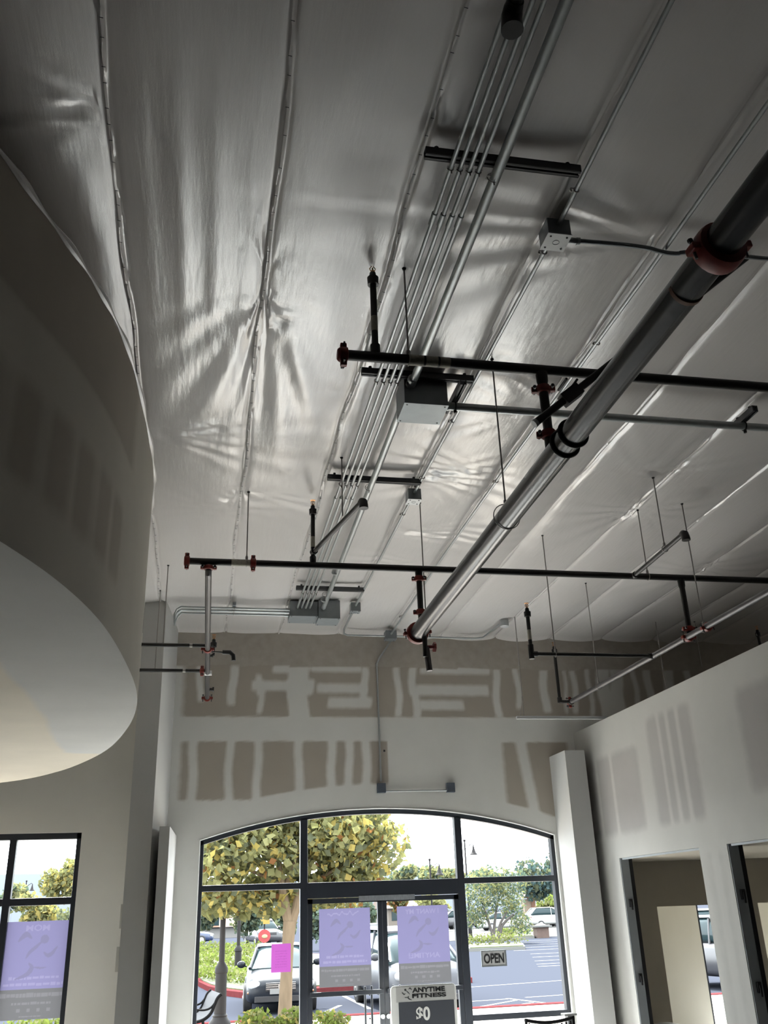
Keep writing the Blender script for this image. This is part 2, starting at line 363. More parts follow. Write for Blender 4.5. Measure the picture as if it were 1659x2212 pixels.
# steel studs lining the rough openings, with hinge clips
for k, d in enumerate((D1, D2)):
    t = structure(thing('door_%d' % (k+1), None, None, (PXW, (d[0]+d[1])/2, 0)))
    mb = MB(); y = d[1]
    mb.box(PXW+.006, PXW+.112, y-.012, y-.001, 0, DZ-.002)
    mb.build('door_jamb', M['stud'], t, smooth=False)
    mb = MB(); mb.box(PXW+.114, X2-.004, y-.014, y-.001, 0, DZ-.002); mb.build('door_jamb', M['dark'], t, smooth=False)
    mb = MB(); y = d[0]; mb.box(PXW+.012, X2-.01, y+.001, y+.012, 0, DZ-.002); mb.build('door_jamb', M['stud'], t, smooth=False)
    mb = MB(); mb.box(PXW+.01, PXW+.03, d[0]+.02, d[1]-.06, DZ-.022, DZ-.002); mb.build('door_head', M['stud'], t, smooth=False)
    for z in (1.85, 1.06) if k == 0 else (1.9, 1.12):
        mb = MB(); y = d[1]-.012; mb.box(PXW+.045, PXW+.085, y-.03, y, z-.045, z+.045); mb.box(PXW+.055, PXW+.075, y-.045, y-.03, z-.075, z+.02)
        mb.build('hinge', M['dark'], t, smooth=False, bevel=.004)

# the small offices behind the partition, their facade and window
mb = MB()
OZ = 2.34; OH = 1.79
for x0, x1, z0, z1 in ((X2, 5.88, 0, OZ), (5.88, 6.98, OH, OZ), (6.98, 7.32, 0, OZ), (7.32, XR, OH, OZ)):
    mb.box(x0, x1, YW+.0, YW+.12, z0, z1)
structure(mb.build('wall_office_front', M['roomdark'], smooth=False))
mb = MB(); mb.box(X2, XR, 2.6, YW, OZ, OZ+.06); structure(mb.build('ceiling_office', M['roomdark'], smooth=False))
mb = MB()
wx0, wx1 = atY(1503, 1957, 13.5)[0], 8.15
for x0, x1, z0, z1 in ((5.3, wx0, 0, OZ), (wx1, XR+1.2, 0, OZ), (wx0, wx1, 0, .06), (wx0, wx1, 2.1, OZ)): mb.box(x0, x1, 13.5, 13.65, z0, z1)
mb.box(5.2, 5.3, 12.12, 13.65, 0, OZ); mb.box(XR+1.1, XR+1.2, 12.12, 13.65, 0, OZ); mb.box(5.2, XR+1.2, 12.12, 13.65, OZ, OZ+.1); mb.box(XR, XR+1.2, YW, YW+.12, 0, OZ)
structure(mb.build('wall_office_facade', M['officewall'], smooth=False))
t = structure(thing('window_3', None, None, ((wx0+wx1)/2, 13.55, 1.2)))
mb = MB()
for x in (wx0+.02, wx1-.02): mb.box(x-.02, x+.02, 13.53, 13.6, .06, 2.1)
for z in (.08, 2.08): mb.box(wx0, wx1, 13.53, 13.6, z-.02, z+.02)
mb.build('window_frame', M['frame'], t, smooth=False)
mb = MB(); mb.add([(wx0, 13.56, .06), (wx1, 13.56, .06), (wx1, 13.56, 2.1), (wx0, 13.56, 2.1)], [(0, 1, 2, 3)]); mb.build('glass', M['glass'], t, smooth=False)

# ------------------------------------------------------------------ curved soffit
ctrl = [(-5, 1.0), (-3.6, 1.25), (-2.4, 1.75), (-1.55, 2.4), (-1.08, 3.05), (-.83, 3.64), (-.66, 4.15), (-.54, 4.75), (-.475, 5.5), (-.45, 6.3), (-.49, 7.0), (-.6, 7.75), (-.8, 8.65), (-1.06, 9.4), (-1.45, 10.2), (-2.0, 10.9), (-2.9, 11.5), (-4.0, 11.85), (-5, 11.9)]
def catmull(P, n):
    P = [np.array(p, float) for p in P]; P = [2*P[0]-P[1]]+P+[2*P[-1]-P[-2]]; out = []
    for i in range(1, len(P)-2):
        for k in range(n):
            t = k/n; a, b, c, d = P[i-1:i+3]
            out.append(.5*((2*b)+(-a+c)*t+(2*a-5*b+4*c-d)*t*t+(-a+3*b-3*c+d)*t**3))
    return out+[P[-2]]
OUT = catmull(ctrl, 9); ZS = 3.3
arc = [0]
for i in range(1, len(OUT)): arc.append(arc[-1]+np.linalg.norm(OUT[i]-OUT[i-1]))
s_near = arc[min(range(len(OUT)), key=lambda i: abs(OUT[i][1]-5.35))]
def drum_board(s, z):
    m = 0.
    m = smooth(4.36, 4.43, z)*(1-smooth(s_near-.25, s_near+.05, s))
    b = soft(z, 3.6, 4.07, .05)*(1-smooth(s_near-.3, s_near-.15, s))
    ph = ((s-s_near+.12) % .31)/.31; b *= 1-.9*soft(ph, .38, .62, .08)
    return max(m, b)
mb = MB(); att = []; zs = np.linspace(ZS, 4.96, 50); vs = []
for z in zs:
    for i, p in enumerate(OUT): vs.append((p[0], p[1], z)); att.append(drum_board(arc[i], z))
n = len(OUT)
mb.add(vs, [(j*n+i, j*n+i+1, (j+1)*n+i+1, (j+1)*n+i) for j in range(len(zs)-1) for i in range(n-1)])
mb.add([(p[0], p[1], 4.96) for p in OUT], [tuple(range(n))]); att += [0]*n
dr = mb.build('ceiling_soffit', M['drum'], angle=60); set_attr(dr, att); structure(dr)
# underside as a fan of quads from the left wall to the curved edge
edge = [atZ(x, y, ZS) for x, y in [(-120, 1330), (0, 1437), (30, 1470), (60, 1500), (80, 1530), (100, 1553), (112, 1590), (125, 1608), (140, 1626), (215, 1629)]]
def under(x, y):      # warm coat left of the ragged edge of the grey primer
    best = 1e9; side = 1
    for a, b in zip(edge[:-1], edge[1:]):
        ab = b[:2]-a[:2]; ap = np.array((x, y))-a[:2]; t = np.dot(ap, ab)/np.dot(ab, ab); tc = min(1, max(0, t)); q = ap-ab*tc; d = np.hypot(*q)
        if d < best: best = d; side = np.sign(ab[0]*ap[1]-ab[1]*ap[0])
    return smooth(-.05, .05, side*best)
mb = MB(); att = []; vs = []; k = 110
for p in OUT:
    for j in range(k+1):
        x = p[0]+(XL-p[0])*(j/k)**1.3 ; vs.append((x, p[1], ZS)); att.append(under(x, p[1]))
mb.add(vs, [(i*(k+1)+j, i*(k+1)+j+1, (i+1)*(k+1)+j+1, (i+1)*(k+1)+j) for i in range(n-1) for j in range(k)])
du = mb.build('soffit_underside', M['drumface'], dr, angle=60); set_attr(du, att)

# ------------------------------------------------------------------ insulated ceiling: white vinyl facing, stapled seams, pulled folds
SEAMS = [-2.15, -1.35, -.555, .245, .955, 1.76, 2.44, 3.2, 4.0, 4.8, 5.6, 6.4, 7.2, 8.0]
def seam_x(s, y): return s + .012*np.sin(y*1.9+s*5)+.006*np.sin(y*5.3+s*11)
xs = set(np.arange(XL, XR+.01, .06).round(3))
for s in SEAMS:
    for d in np.arange(-.06, .061, .008): xs.add(round(s+d, 3))
xs = np.array(sorted(xs)); ys = np.concatenate([np.arange(YB, 1.2, .5), np.arange(1.2, YW+.001, .04)]); ys[-1] = YW
XX, YY = np.meshgrid(xs, ys)
def vnoise(x, y, seed):
    r = np.random.default_rng(seed); out = np.zeros_like(x)
    for k in range(10):
        fx, fy, p = r.normal(0, 1), r.normal(0, 1), r.uniform(0, 6.28); out += np.sin(x*fx+y*fy+p)
    return out/3.2
Z = np.full_like(XX, ZC)
# pillows between purlin lines, fuller on the open right side
for a, b in zip(SEAMS[:-1], SEAMS[1:]):
    u = (XX-seam_x(a, YY))/(b-a); inn = (u > 0) & (u < 1)
    amp = .014 if .2 < b < 2.6 else .035
    Z -= np.where(inn, amp*np.sin(np.pi*np.clip(u, 0, 1))**.8*(1+.45*vnoise(XX*1.5, YY*.9, 3)) - .012, 0)
for s in SEAMS:
    sx = seam_x(s, YY); w = .009
    Z -= np.where(True, (.022+.008*np.sin(YY*3.1+s))*np.exp(-((XX-sx)/w)**2)*(1 if s < 1.2 else .10), 0)
    Z += .010*np.exp(-((XX-sx)/.03)**2)
Z += .006*vnoise(XX*2.2, YY*1.1, 5) + .0022*vnoise(XX*7, YY*2.2, 8) + .0008*vnoise(XX*22, YY*5, 9)
def pull(px, py, amp, rad, n, seed, ey=1., only=None):
    r = np.random.default_rng(seed); dx, dy = XX-px, (YY-py)/ey; d = np.sqrt(dx*dx+dy*dy)+1e-4; th = np.arctan2(dy, dx)
    q = np.zeros_like(d)
    for k in range(4): q += np.sin(th*(n*1.5+r.integers(-4, 5))+r.uniform(0, 6.28)+.6*np.sin(d*4+k))
    w = amp*np.exp(-d/rad)*np.clip(d/.10, 0, 1)
    if only is not None: w = w*np.clip(np.cos(th-only), 0, 1)**1.5
    return .21*q*w
UP, DN, RT, LF = math.pi/2, -math.pi/2, 0.0, math.pi
PULLS = [(.25, 4.55, .050, .80, 12, 1, 2.0, UP), (.25, 4.5, .018, .25, 11, 18, 1.8, DN), (.25, 7.45, .050, .40, 15, 2, 1., UP), (-.47, 6.5, .05, .30, 13, 3, 1.0, RT), (.2, 6.35, .035, .30, 24, 14, .45, LF), (1.05, 4.27, .015, .12, 11, 4, 1.), (1.84, 5.12, .05, .45, 14, 5, .8, RT),
         (1.78, 6.95, .06, .5, 15, 6, .8, RT), (2.36, 5.75, .06, .5, 13, 7, .7, LF), (2.36, 6.9, .05, .42, 15, 8, .7, LF), (2.46, 3.8, .05, .6, 11, 9, .8, LF), (3.84, 6.78, .045, .45, 13, 10, 1., DN), (4.05, 7.5, .035, .3, 12, 11, 1.1), (1.78, 8.3, .04, .5, 13, 21, .6, RT), (2.4, 9.2, .03, .5, 12, 22, .6, LF),
         (5.5, 9.0, .03, .4, 12, 12, 1.), (-.57, 3.3, .07, .5, 9, 13, .6, LF), (.95, 2.5, .04, .22, 10, 15, 1.4, RT), (.95, 2.9, .035, .17, 10, 16, 1.4, RT), (.95, 3.15, .03, .14, 9, 19, 1.2, RT), (.02, 7.9, .02, .2, 9, 17, 1.)]
for a in PULLS: Z += pull(*a)
# long drapes running towards the front from the pulled seam at (.25, 4.7) and along the left seam
Z += .012*np.exp(-((YY-5.6)/1.1)**2)*np.exp(-((XX-.25)/.45)**2)*np.sin((XX-.25)/(.03+.11*np.clip(YY-4.4, .05, 4))*1.9+.5)*np.clip((YY-4.6)/.4, 0, 1)
Z += .009*np.exp(-((XX+.18)/.22)**2)*np.sin(XX*34+vnoise(XX, YY, 21))*np.clip((5.6-YY)/1.2, 0, 1)*np.clip((YY-2.6)/1.0, 0, 1)
Z -= .07*np.clip((-.6-XX)/.4, 0, 1)*(1+.6*vnoise(XX*2, YY*1.2, 31))*np.clip((7-YY)/2, 0, 1)
# the facing curls onto the front wall
Z -= .02*np.clip((YY-11.85)/.15, 0, 1)**2
Z = np.clip(Z, ZC-.25, ZC+.03); Z = np.where((XX > .86) & (XX < 2.7), np.maximum(Z, ZC-.028), Z)
vs = np.stack([XX, YY, Z], -1).reshape(-1, 3); nx, ny = len(xs), len(ys)
mb = MB(); mb.v = [tuple(map(float, p)) for p in vs]; mb.f = [(j*nx+i, (j+1)*nx+i, (j+1)*nx+i+1, j*nx+i+1) for j in range(ny-1) for i in range(nx-1)]; mb.m = [0]*len(mb.f)
m, nt, b = newmat('white vinyl insulation facing'); M['vinyl'] = m
b.inputs['Base Color'].default_value = (.60, .575, .56, 1); b.inputs['Roughness'].default_value = .22; b.inputs['IOR'].default_value = 1.95
tc = nt.nodes.new('ShaderNodeTexCoord'); mp = nt.nodes.new('ShaderNodeMapping'); mp.inputs['Scale'].default_value = (16, 2.2, 1); nt.links.new(tc.outputs['Object'], mp.inputs[0])
n1 = nt.nodes.new('ShaderNodeTexNoise'); n1.inputs['Scale'].default_value = 2.0; n1.inputs['Detail'].default_value = 5; nt.links.new(mp.outputs[0], n1.inputs['Vector'])
b1 = nt.nodes.new('ShaderNodeBump'); b1.inputs['Strength'].default_value = .16; b1.inputs['Distance'].default_value = .012; nt.links.new(n1.outputs['Fac'], b1.inputs['Height'])
n2 = nt.nodes.new('ShaderNodeTexNoise'); n2.inputs['Scale'].default_value = 260; nt.links.new(tc.outputs['Object'], n2.inputs['Vector'])
b2 = nt.nodes.new('ShaderNodeBump'); b2.inputs['Strength'].default_value = .18; b2.inputs['Distance'].default_value = .002; nt.links.new(n2.outputs['Fac'], b2.inputs['Height']); nt.links.new(b1.outputs[0], b2.inputs['Normal'])
nt.links.new(b2.outputs[0], b.inputs['Normal'])
ceil = structure(mb.build('ceiling', m, angle=80))
def ceil_z(x, y):
    i = np.clip(np.searchsorted(xs, x), 1, nx-1); j = np.clip(np.searchsorted(ys, y), 1, ny-1)
    return float(Z[j-1:j+1, i-1:i+1].mean())
mb = MB(); P = [(p[0]+.004, p[1], 4.965+.012*math.sin(p[1]*3)) for p in OUT if p[1] < 7.6 and p[0] > -2.4]
mb.tube(P, [.016+.008*math.sin(i*.9) for i in range(len(P))], 8); tag(mb.build('folded_edge', M['vinyl'], ceil), 'bright folded strip of facing along the soffit top')
mb = MB()
for s in SEAMS[2:5]:
    y = 2.0
    while y < 11.5:
        x = seam_x(s, y); z = ceil_z(x, y)-.012; mb.obox((x-.008, y, z), (x+.009, y+.002, z), .0025, .002); y += random.uniform(.09, .22)
tag(mb.build('staples', M['dark'], ceil, smooth=False), kind='stuff')
# ------------------------------------------------------------------ entrance window wall
FY0, FY1 = YW+.03, YW+.13
win = structure(thing('window_1', None, None, (2.3, FY0, 0)))
def arch_band(x0, x1, t, y0, y1, nseg=40):
    b = MB(); vs = []
    for x in np.linspace(x0, x1, nseg):
        z = arch_z(x)
        vs += [(x, y0, z), (x, y0, z-t), (x, y1, z-t), (x, y1, z)]
    fs = []
    for i in range(nseg-1):
        for k in range(4): fs.append((i*4+k, i*4+(k+1) % 4, (i+1)*4+(k+1) % 4, (i+1)*4+k))
    return b.add(vs, fs)
arch_band(AX0, AX1, .055, FY0, FY1).build('window_frame', M['frame'], win, angle=40)
ML, MR = PX(657, 1990)[0], PX(1003, 1990)[0]
TZ = PX(850, 1907)[2]
def zbox(name, x0, x1, z0, z1, y0=FY0, y1=FY1, mt='frame', par=None, bevel=.004):
    return MB().box(x0, x1, y0, y1, z0, z1).build(name, M[mt], par or win, smooth=False, bevel=bevel)
zbox('window_frame', AX0, AX0+.05, 0, arch_z(AX0)); zbox('window_frame', AX1-.05, AX1, 0, arch_z(AX1))
zbox('mullion', ML-.045, ML+.045, 0, arch_z(ML)-.03); zbox('mullion', MR-.045, MR+.045, 0, arch_z(MR)-.03)
zbox('transom', AX0+.05, ML-.045, TZ-.035, TZ+.035); zbox('transom', MR+.045, AX1-.05, TZ-.035, TZ+.035)
DH = TZ-.15
zbox('transom', ML+.045, MR-.045, DH+.0, TZ+.03)
SR = PX(1100, 2195)[2]
zbox('window_rail', AX0+.05, ML-.045, SR-.035, SR+.03); zbox('window_rail', MR+.045, AX1-.05, SR-.035, SR+.03)
zbox('window_rail', AX0+.05, ML-.045, 0, .1); zbox('window_rail', MR+.045, AX1-.05, 0, .1)
def pane(x0, x1, z0, z1, arched=False, par=None, y=YW+.08):
    b = MB()
    if arched:
        X = np.linspace(x0, x1, 18); vs = [(x, y, z0) for x in X]+[(x, y, arch_z(x)-.03) for x in X]; b.add(vs, [(i, i+1, 18+i+1, 18+i) for i in range(17)])
    else: b.add([(x0, y, z0), (x1, y, z0), (x1, y, z1), (x0, y, z1)], [(0, 1, 2, 3)])
    return b.build('glass', M['glass'], par or win, smooth=False)
pane(AX0+.03, ML, TZ, 0, True); pane(ML, MR, TZ, 0, True); pane(MR, AX1-.03, TZ, 0, True)
pane(AX0+.03, ML, .05, TZ); pane(MR, AX1-.03, .05, TZ)
# white corner bead around the arch
b = MB(); X = np.linspace(AX0, AX1, 41)
b.tube([(AX0-.004, YW-.002, 0)]+[(x, YW-.002, arch_z(x)+.006) for x in X]+[(AX1+.004, YW-.002, 0)], .009, 6)
structure(b.build('trim_1', M['white']))
# double doors
XM = PX(828, 2000)[0]
for k, (x0, x1) in enumerate(((ML+.05, XM-.003), (XM+.003, MR-.05))):
    t = structure(thing('door_%d' % (k+3), None, None, ((x0+x1)/2, FY0, 0)))
    st = .055
    b = MB(); b.box(x0, x0+st, FY0+.01, FY1-.03, .01, DH-.005); b.box(x1-st, x1, FY0+.01, FY1-.03, .01, DH-.005); b.box(x0, x1, FY0+.01, FY1-.03, DH-.06, DH-.005); b.box(x0, x1, FY0+.01, FY1-.03, .01, .22)
    b.build('door_frame', M['frame'], t, smooth=False)
    pane(x0+st-.01, x1-st+.01, .2, DH-.05, par=t)
    pz = PX(740, 2146)[2]
    b = MB(); b.box(x0+.02, x1-.02, FY0-.06, FY0-.03, pz-.025, pz+.025)
    for x in (x0+.03, x1-.05): b.box(x, x+.03, FY0-.03, FY0+.01, pz-.02, pz+.02)
    b.build('push_bar', M['frame'], t, smooth=False, bevel=.004)
    b = MB(); hx = x1-.17 if k == 0 else x0+.17
    for dx in (-.04, .04): b.tube([(hx+dx, FY1+.05, .55), (hx+dx, FY1+.05, pz+.05)], .013, 10)
    b.tube([(hx, FY1+.05, .7), (hx, FY1-.04, .7)], .01, 8); b.tube([(hx, FY1+.05, .95), (hx, FY1-.04, .95)], .01, 8)
    b.build('door_handle', M['frame'], t)
    b = MB(); b.tube([(x1-.03 if k == 0 else x0+.03, FY0-.02, .72), (x1-.03 if k == 0 else x0+.03, FY0+.02, .72)], .025, 14); b.build('lock', M['galv'], t)
# thin notice strip on the door header
a, c = PX(776, 1941), PX(897, 1935)
t = thing('header_strip', 'long silver notice strip on the dark header above the double doors', 'sign', ((a[0]+c[0])/2, FY0, (a[2]+c[2])/2))
MB().box(a[0], c[0], FY0-.004, FY0-.001, a[2]-.03, a[2]+.03).build('plate', mat('silver strip with faint print', (.20, .21, .23), .5, noise=.35, nscale=9, stretch=(6, 1, 2)), t, smooth=False)
# left window
w2 = structure(thing('window_2', None, None, ((WX0+WX1)/2, FY0, WZ0)))
mx = PX(24, 1850)[0]; tz = PX(100, 1947)[2]
for x0, x1 in ((WX0, WX0+.05), (WX1-.055, WX1)): zbox('window_frame', x0, x1, WZ0, WZ1, par=w2)
zbox('window_frame', WX0, WX1, WZ1-.07, WZ1, par=w2); zbox('window_frame', WX0, WX1, WZ0, WZ0+.05, par=w2)
zbox('mullion', mx-.04, mx+.04, WZ0+.05, WZ1-.07, par=w2)
zbox('transom', WX0+.05, mx-.04, tz-.04, tz+.04, par=w2); zbox('transom', mx+.04, WX1-.055, tz-.04, tz+.04, par=w2)
for x0, x1, z0, z1 in ((WX0, mx, tz, WZ1), (mx, WX1, tz, WZ1), (WX0, mx, WZ0, tz), (mx, WX1, WZ0, tz)): pane(x0+.02, x1-.02, z0+.02, z1-.02, par=w2)
# ------------------------------------------------------------------ lettering
def text(body, w, h, mt, parent, name, c, mirror=False, y=None, weight=.0, depth=.002, shear=0.):
    cu = bpy.data.curves.new(name, 'FONT'); cu.body = body; cu.align_x = 'CENTER'; cu.align_y = 'CENTER'; cu.extrude = depth; cu.offset = weight; cu.shear = shear
    o = bpy.data.objects.new(name, cu); COL.objects.link(o)
    bpy.context.view_layer.update(); me = bpy.data.meshes.new_from_object(o.evaluated_get(bpy.context.evaluated_depsgraph_get()))
    bpy.data.objects.remove(o); v = np.array([p.co[:] for p in me.vertices]); lo, hi = v.min(0), v.max(0); v -= (lo+hi)/2
    v[:, 0] *= w/(hi[0]-lo[0]); v[:, 1] *= h/(hi[1]-lo[1])
    if mirror: v[:, 0] *= -1
    P = np.stack([v[:, 0]+c[0], np.full(len(v), y)-v[:, 2], v[:, 1]+c[1]], 1) - np.array(parent.location)
    for p, q in zip(me.vertices, P): p.co = q
    me.materials.clear(); me.materials.append(M[mt]); me.name = name
    ob = bpy.data.objects.new(name, me); COL.objects.link(ob); ob.parent = parent; return ob
def dashes(b, xc, z, w, h, y, seed, gap=.3):
    r = random.Random(seed); x = xc-w/2
    while x < xc+w/2:
        k = r.uniform(.5, 2.2)*h; k = min(k, xc+w/2-x); b.box(x, x+k, y-.0015, y, z-h*r.uniform(.3, .5), z+h*r.uniform(.3, .5)); x += k+gap*h
def emblem(xc, zc, s, y, flip=1):
    b = MB()
    def sw(pts, w):   # tapering brush stroke
        P = catmull([np.array((p[0]*flip, p[1])) for p in pts], 6); n = len(P); vs = []
        for i, p in enumerate(P):
            d = P[min(i+1, n-1)]-P[max(i-1, 0)]; d = d/np.hypot(*d); q = np.array((-d[1], d[0]))*w*(.18+math.sin(math.pi*i/(n-1))**.8)*.5
            for sg in (1, -1): vs.append((xc+(p[0]+sg*q[0])*s, y-.001, zc+(p[1]+sg*q[1])*s))
        b.add(vs, [(2*i, 2*i+1, 2*i+3, 2*i+2) for i in range(n-1)])
    sw([(-.42, .22), (-.30, .34), (-.22, .38), (-.10, .28)], .10)
    sw([(.18, .25), (.02, .10), (-.12, -.02), (-.2, -.16)], .07)
    sw([(.20, -.02), (.30, -.10), (.40, -.06), (.52, .10)], .08)
    sw([(-.12, -.25), (-.04, -.36), (-.14, -.50), (-.40, -.60)], .09)
    sw([(.0, -.35), (.15, -.37), (.30, -.36)], .04)
    b.lathe((xc+.2*flip*s, y-.001, zc+.26*s), (0, -1, 0), [(0, .10*s), (.0005, .10*s)], 16)
    return b
def inkmat(name, base, pale, mark):
    m = filmmat(name, base); nt = m.node_tree; src = None
    for attr, c in (('pale', pale), ('mark', mark)):
        a = nt.nodes.new('ShaderNodeAttribute'); a.attribute_name = attr; mx = nt.nodes.new('ShaderNodeMix'); mx.data_type = 'RGBA'
        nt.links.new(a.outputs['Fac'], mx.inputs[0]); mx.inputs[6].default_value = (*base, 1); mx.inputs[7].default_value = (*c, 1)
        if src: nt.links.new(src, mx.inputs[6])
        src = mx.outputs[2]
    for n in nt.nodes:
        if n.type in ('BSDF_DIFFUSE', 'BSDF_TRANSLUCENT'): nt.links.new(src, n.inputs[0])
    return m
def tris_of_text(body, w, h, c, weight=.02, mirror=True):
    cu = bpy.data.curves.new('t', 'FONT'); cu.body = body; cu.offset = weight; o = bpy.data.objects.new('t', cu); COL.objects.link(o)
    bpy.context.view_layer.update(); me = bpy.data.meshes.new_from_object(o.evaluated_get(bpy.context.evaluated_depsgraph_get())); bpy.data.objects.remove(o)
    v = np.array([p.co[:2] for p in me.vertices]); lo, hi = v.min(0), v.max(0); v = (v-(lo+hi)/2)*np.array((w/(hi[0]-lo[0]), h/(hi[1]-lo[1])))
    if mirror: v[:, 0] *= -1
    v += np.array(c); me.calc_loop_triangles(); T = [v[list(t.vertices)] for t in me.loop_triangles]; bpy.data.meshes.remove(me); return T
def tris_of_mb(b):
    T = []
    for f in b.f:
        P = [np.array((b.v[i][0], b.v[i][2])) for i in f]
        for k in range(1, len(P)-1): T.append(np.array([P[0], P[k], P[k+1]]))
    return T
def ink_sheet(name, mt, par, x0, x1, z0, z1, y, pale=(), mark=(), step=.0055):
    nx, nz = int((x1-x0)/step)+1, int((z1-z0)/step)+1; xs_, zs_ = np.linspace(x0, x1, nx), np.linspace(z0, z1, nz); XX_, ZZ_ = np.meshgrid(xs_, zs_)
    b = MB(); b.add([(x, y, z) for z in zs_ for x in xs_], [(j*nx+i, j*nx+i+1, (j+1)*nx+i+1, (j+1)*nx+i) for j in range(nz-1) for i in range(nx-1)])
    o = b.build(name, mt, par, smooth=False)
    for nm, T in (('pale', pale), ('mark', mark)):
        g = np.zeros((nz, nx))
        for t in T:
            (ax, az), (bx, bz), (cx_, cz_) = t; d = (bz-cz_)*(ax-cx_)+(cx_-bx)*(az-cz_)
            if abs(d) < 1e-12: continue
            i0, i1 = np.searchsorted(xs_, min(ax, bx, cx_)), np.searchsorted(xs_, max(ax, bx, cx_)); j0, j1 = np.searchsorted(zs_, min(az, bz, cz_)), np.searchsorted(zs_, max(az, bz, cz_))
            X, Zq = XX_[j0:j1, i0:i1], ZZ_[j0:j1, i0:i1]; l1 = ((bz-cz_)*(X-cx_)+(cx_-bx)*(Zq-cz_))/d; l2 = ((cz_-az)*(X-cx_)+(ax-cx_)*(Zq-cz_))/d
            g[j0:j1, i0:i1][(l1 >= 0) & (l2 >= 0) & (l1+l2 <= 1)] = 1
        set_attr(o, g.ravel(), nm)
    return o
M['sheet'] = inkmat('purple printed poster sheet', (.064, .060, .107), (.080, .074, .122), (.057, .054, .088)); M['footer'] = inkmat('grey printed poster footer', (.046, .046, .049), (.060, .059, .065), (.046, .046, .049))
def poster(name, label, x0, x1, z0, z1, zs, top, bottom, seed, script=False):
    y = YW+.064; xc, zc = (x0+x1)/2, (z0+z1)/2; w = x1-x0; hh = z1-zs; fh = zs-z0
    t = thing(name, label, 'poster', (xc, y, zc), 'purple window posters')
    pale = []
    if script:
        b = MB(); P = [(xc+.28*w-i/59*.62*w, z1-.09*hh+.020*(math.sin(i/59*27)+.5*math.sin(i/59*47+1))*(1-.6*i/59)-.03*max(0, i/59-.6)) for i in range(60)]
        for p, q in zip(P[:-1], P[1:]): b.add([(p[0], 0, p[1]-.008), (q[0], 0, q[1]-.008), (q[0], 0, q[1]+.008), (p[0], 0, p[1]+.008)], [(0, 1, 2, 3)])
        pale += tris_of_mb(b)
    elif top: pale += tris_of_text(top, w*(.66 if len(top) > 4 else .34), hh*.09, (xc-.01*w, z1-hh*.10))
    if bottom: pale += tris_of_text(bottom, w*.6, hh*.09, (xc, zs+hh*.13))
    else:
        b = MB(); dashes(b, xc, zs+hh*.16, w*.72, hh*.05, y, seed); dashes(b, xc, zs+hh*.07, w*.85, hh*.05, y, seed+1); pale += tris_of_mb(b)
    tag(ink_sheet('poster_sheet', M['sheet'], t, x0, x1, zs, z1, y, pale, tris_of_mb(emblem(xc-.02*w, zs+hh*.55, w*.62, y))), 'purple upper sheet with a running figure mark and reversed lettering')
    b = MB(); dashes(b, xc, zs-fh*.2, w*.92, fh*.15, y, seed+2, .12); dashes(b, xc, zs-fh*.47, w*.55, fh*.10, y, seed+3); dashes(b, xc, z0+fh*.1, w*.3, fh*.05, y, seed+5)
    for i in range(4):
        x = xc-.17*w+i*.14*w; b.box(x-.018, x+.018, y-.001, y, zs-fh*.75, zs-fh*.64)
    tag(ink_sheet('poster_footer', M['footer'], t, x0, x1, z0, zs, y, tris_of_mb(b)), 'grey footer band with faint lettering')
def PR(x0, x1, y0, y1): r = R(x0, x1, y0, y1); return r
r = PR(691, 803, 1962, 2132); zsp = PX(745, 2087)[2]
poster('window_poster', 'purple and grey poster with script headline on the left door', r[0], r[1], r[2], r[3], zsp, '', '', 5, True)
r = PR(862, 974, 1956, 2124); zsp = PX(915, 2080)[2]
poster('window_poster', 'purple and grey poster reading I WANT MY on the right door', r[0], r[1], r[2], r[3], zsp, 'I WANT MY', 'ANYTIME!', 15)
r = PR(2, 148, 1990, 2203); zsp = PX(75, 2137)[2]
poster('window_poster', 'larger purple and grey poster reading MOM on the plain left window', r[0]-.03, r[1], r[2], r[3], zsp, 'MOM', '', 25)
# pink notice
r = PR(587, 629, 2039, 2101)
t = thing('paper_notice', 'bright pink paper notice taped to the glass left of the doors', 'notice', ((r[0]+r[1])/2, YW+.07, (r[2]+r[3])/2))
b = MB()
for i in range(7): dashes(b, (r[0]+r[1])/2, r[3]-.08-.028*i, (r[1]-r[0])*.6, .011, YW+.0675, i)
ink_sheet('sheet', inkmat('pink printed paper', (.120, .028, .118), (.10, .024, .10), (.10, .024, .10)), t, r[0], r[1], r[2], r[3], YW+.068, tris_of_mb(b), (), .004)
# OPEN sign
r = PR(1044, 1096, 2055, 2086)
t = thing('open_sign', 'small grey sign reading OPEN on the glass right of the doors', 'sign', ((r[0]+r[1])/2, YW+.07, (r[2]+r[3])/2))
MB().box(r[0], r[1], YW+.058, YW+.068, r[2], r[3]).build('board', mat('grey sign board', (.33, .33, .33), .6), t, smooth=False)
b = MB()
for x0, x1, z0, z1 in ((r[0]-.008, r[1]+.008, r[3], r[3]+.012), (r[0]-.008, r[1]+.008, r[2]-.012, r[2]), (r[0]-.008, r[0]+.008, r[2], r[3]), (r[1]-.008, r[1]+.008, r[2], r[3])): b.box(x0, x1, YW+.054, YW+.068, z0, z1)
b.build('border', M['galvbox'], t, smooth=False)
text('OPEN', (r[1]-r[0])*.84, (r[3]-r[2])*.70, 'dark', t, 'lettering', ((r[0]+r[1])/2, (r[2]+r[3])/2), False, YW+.057, .03)

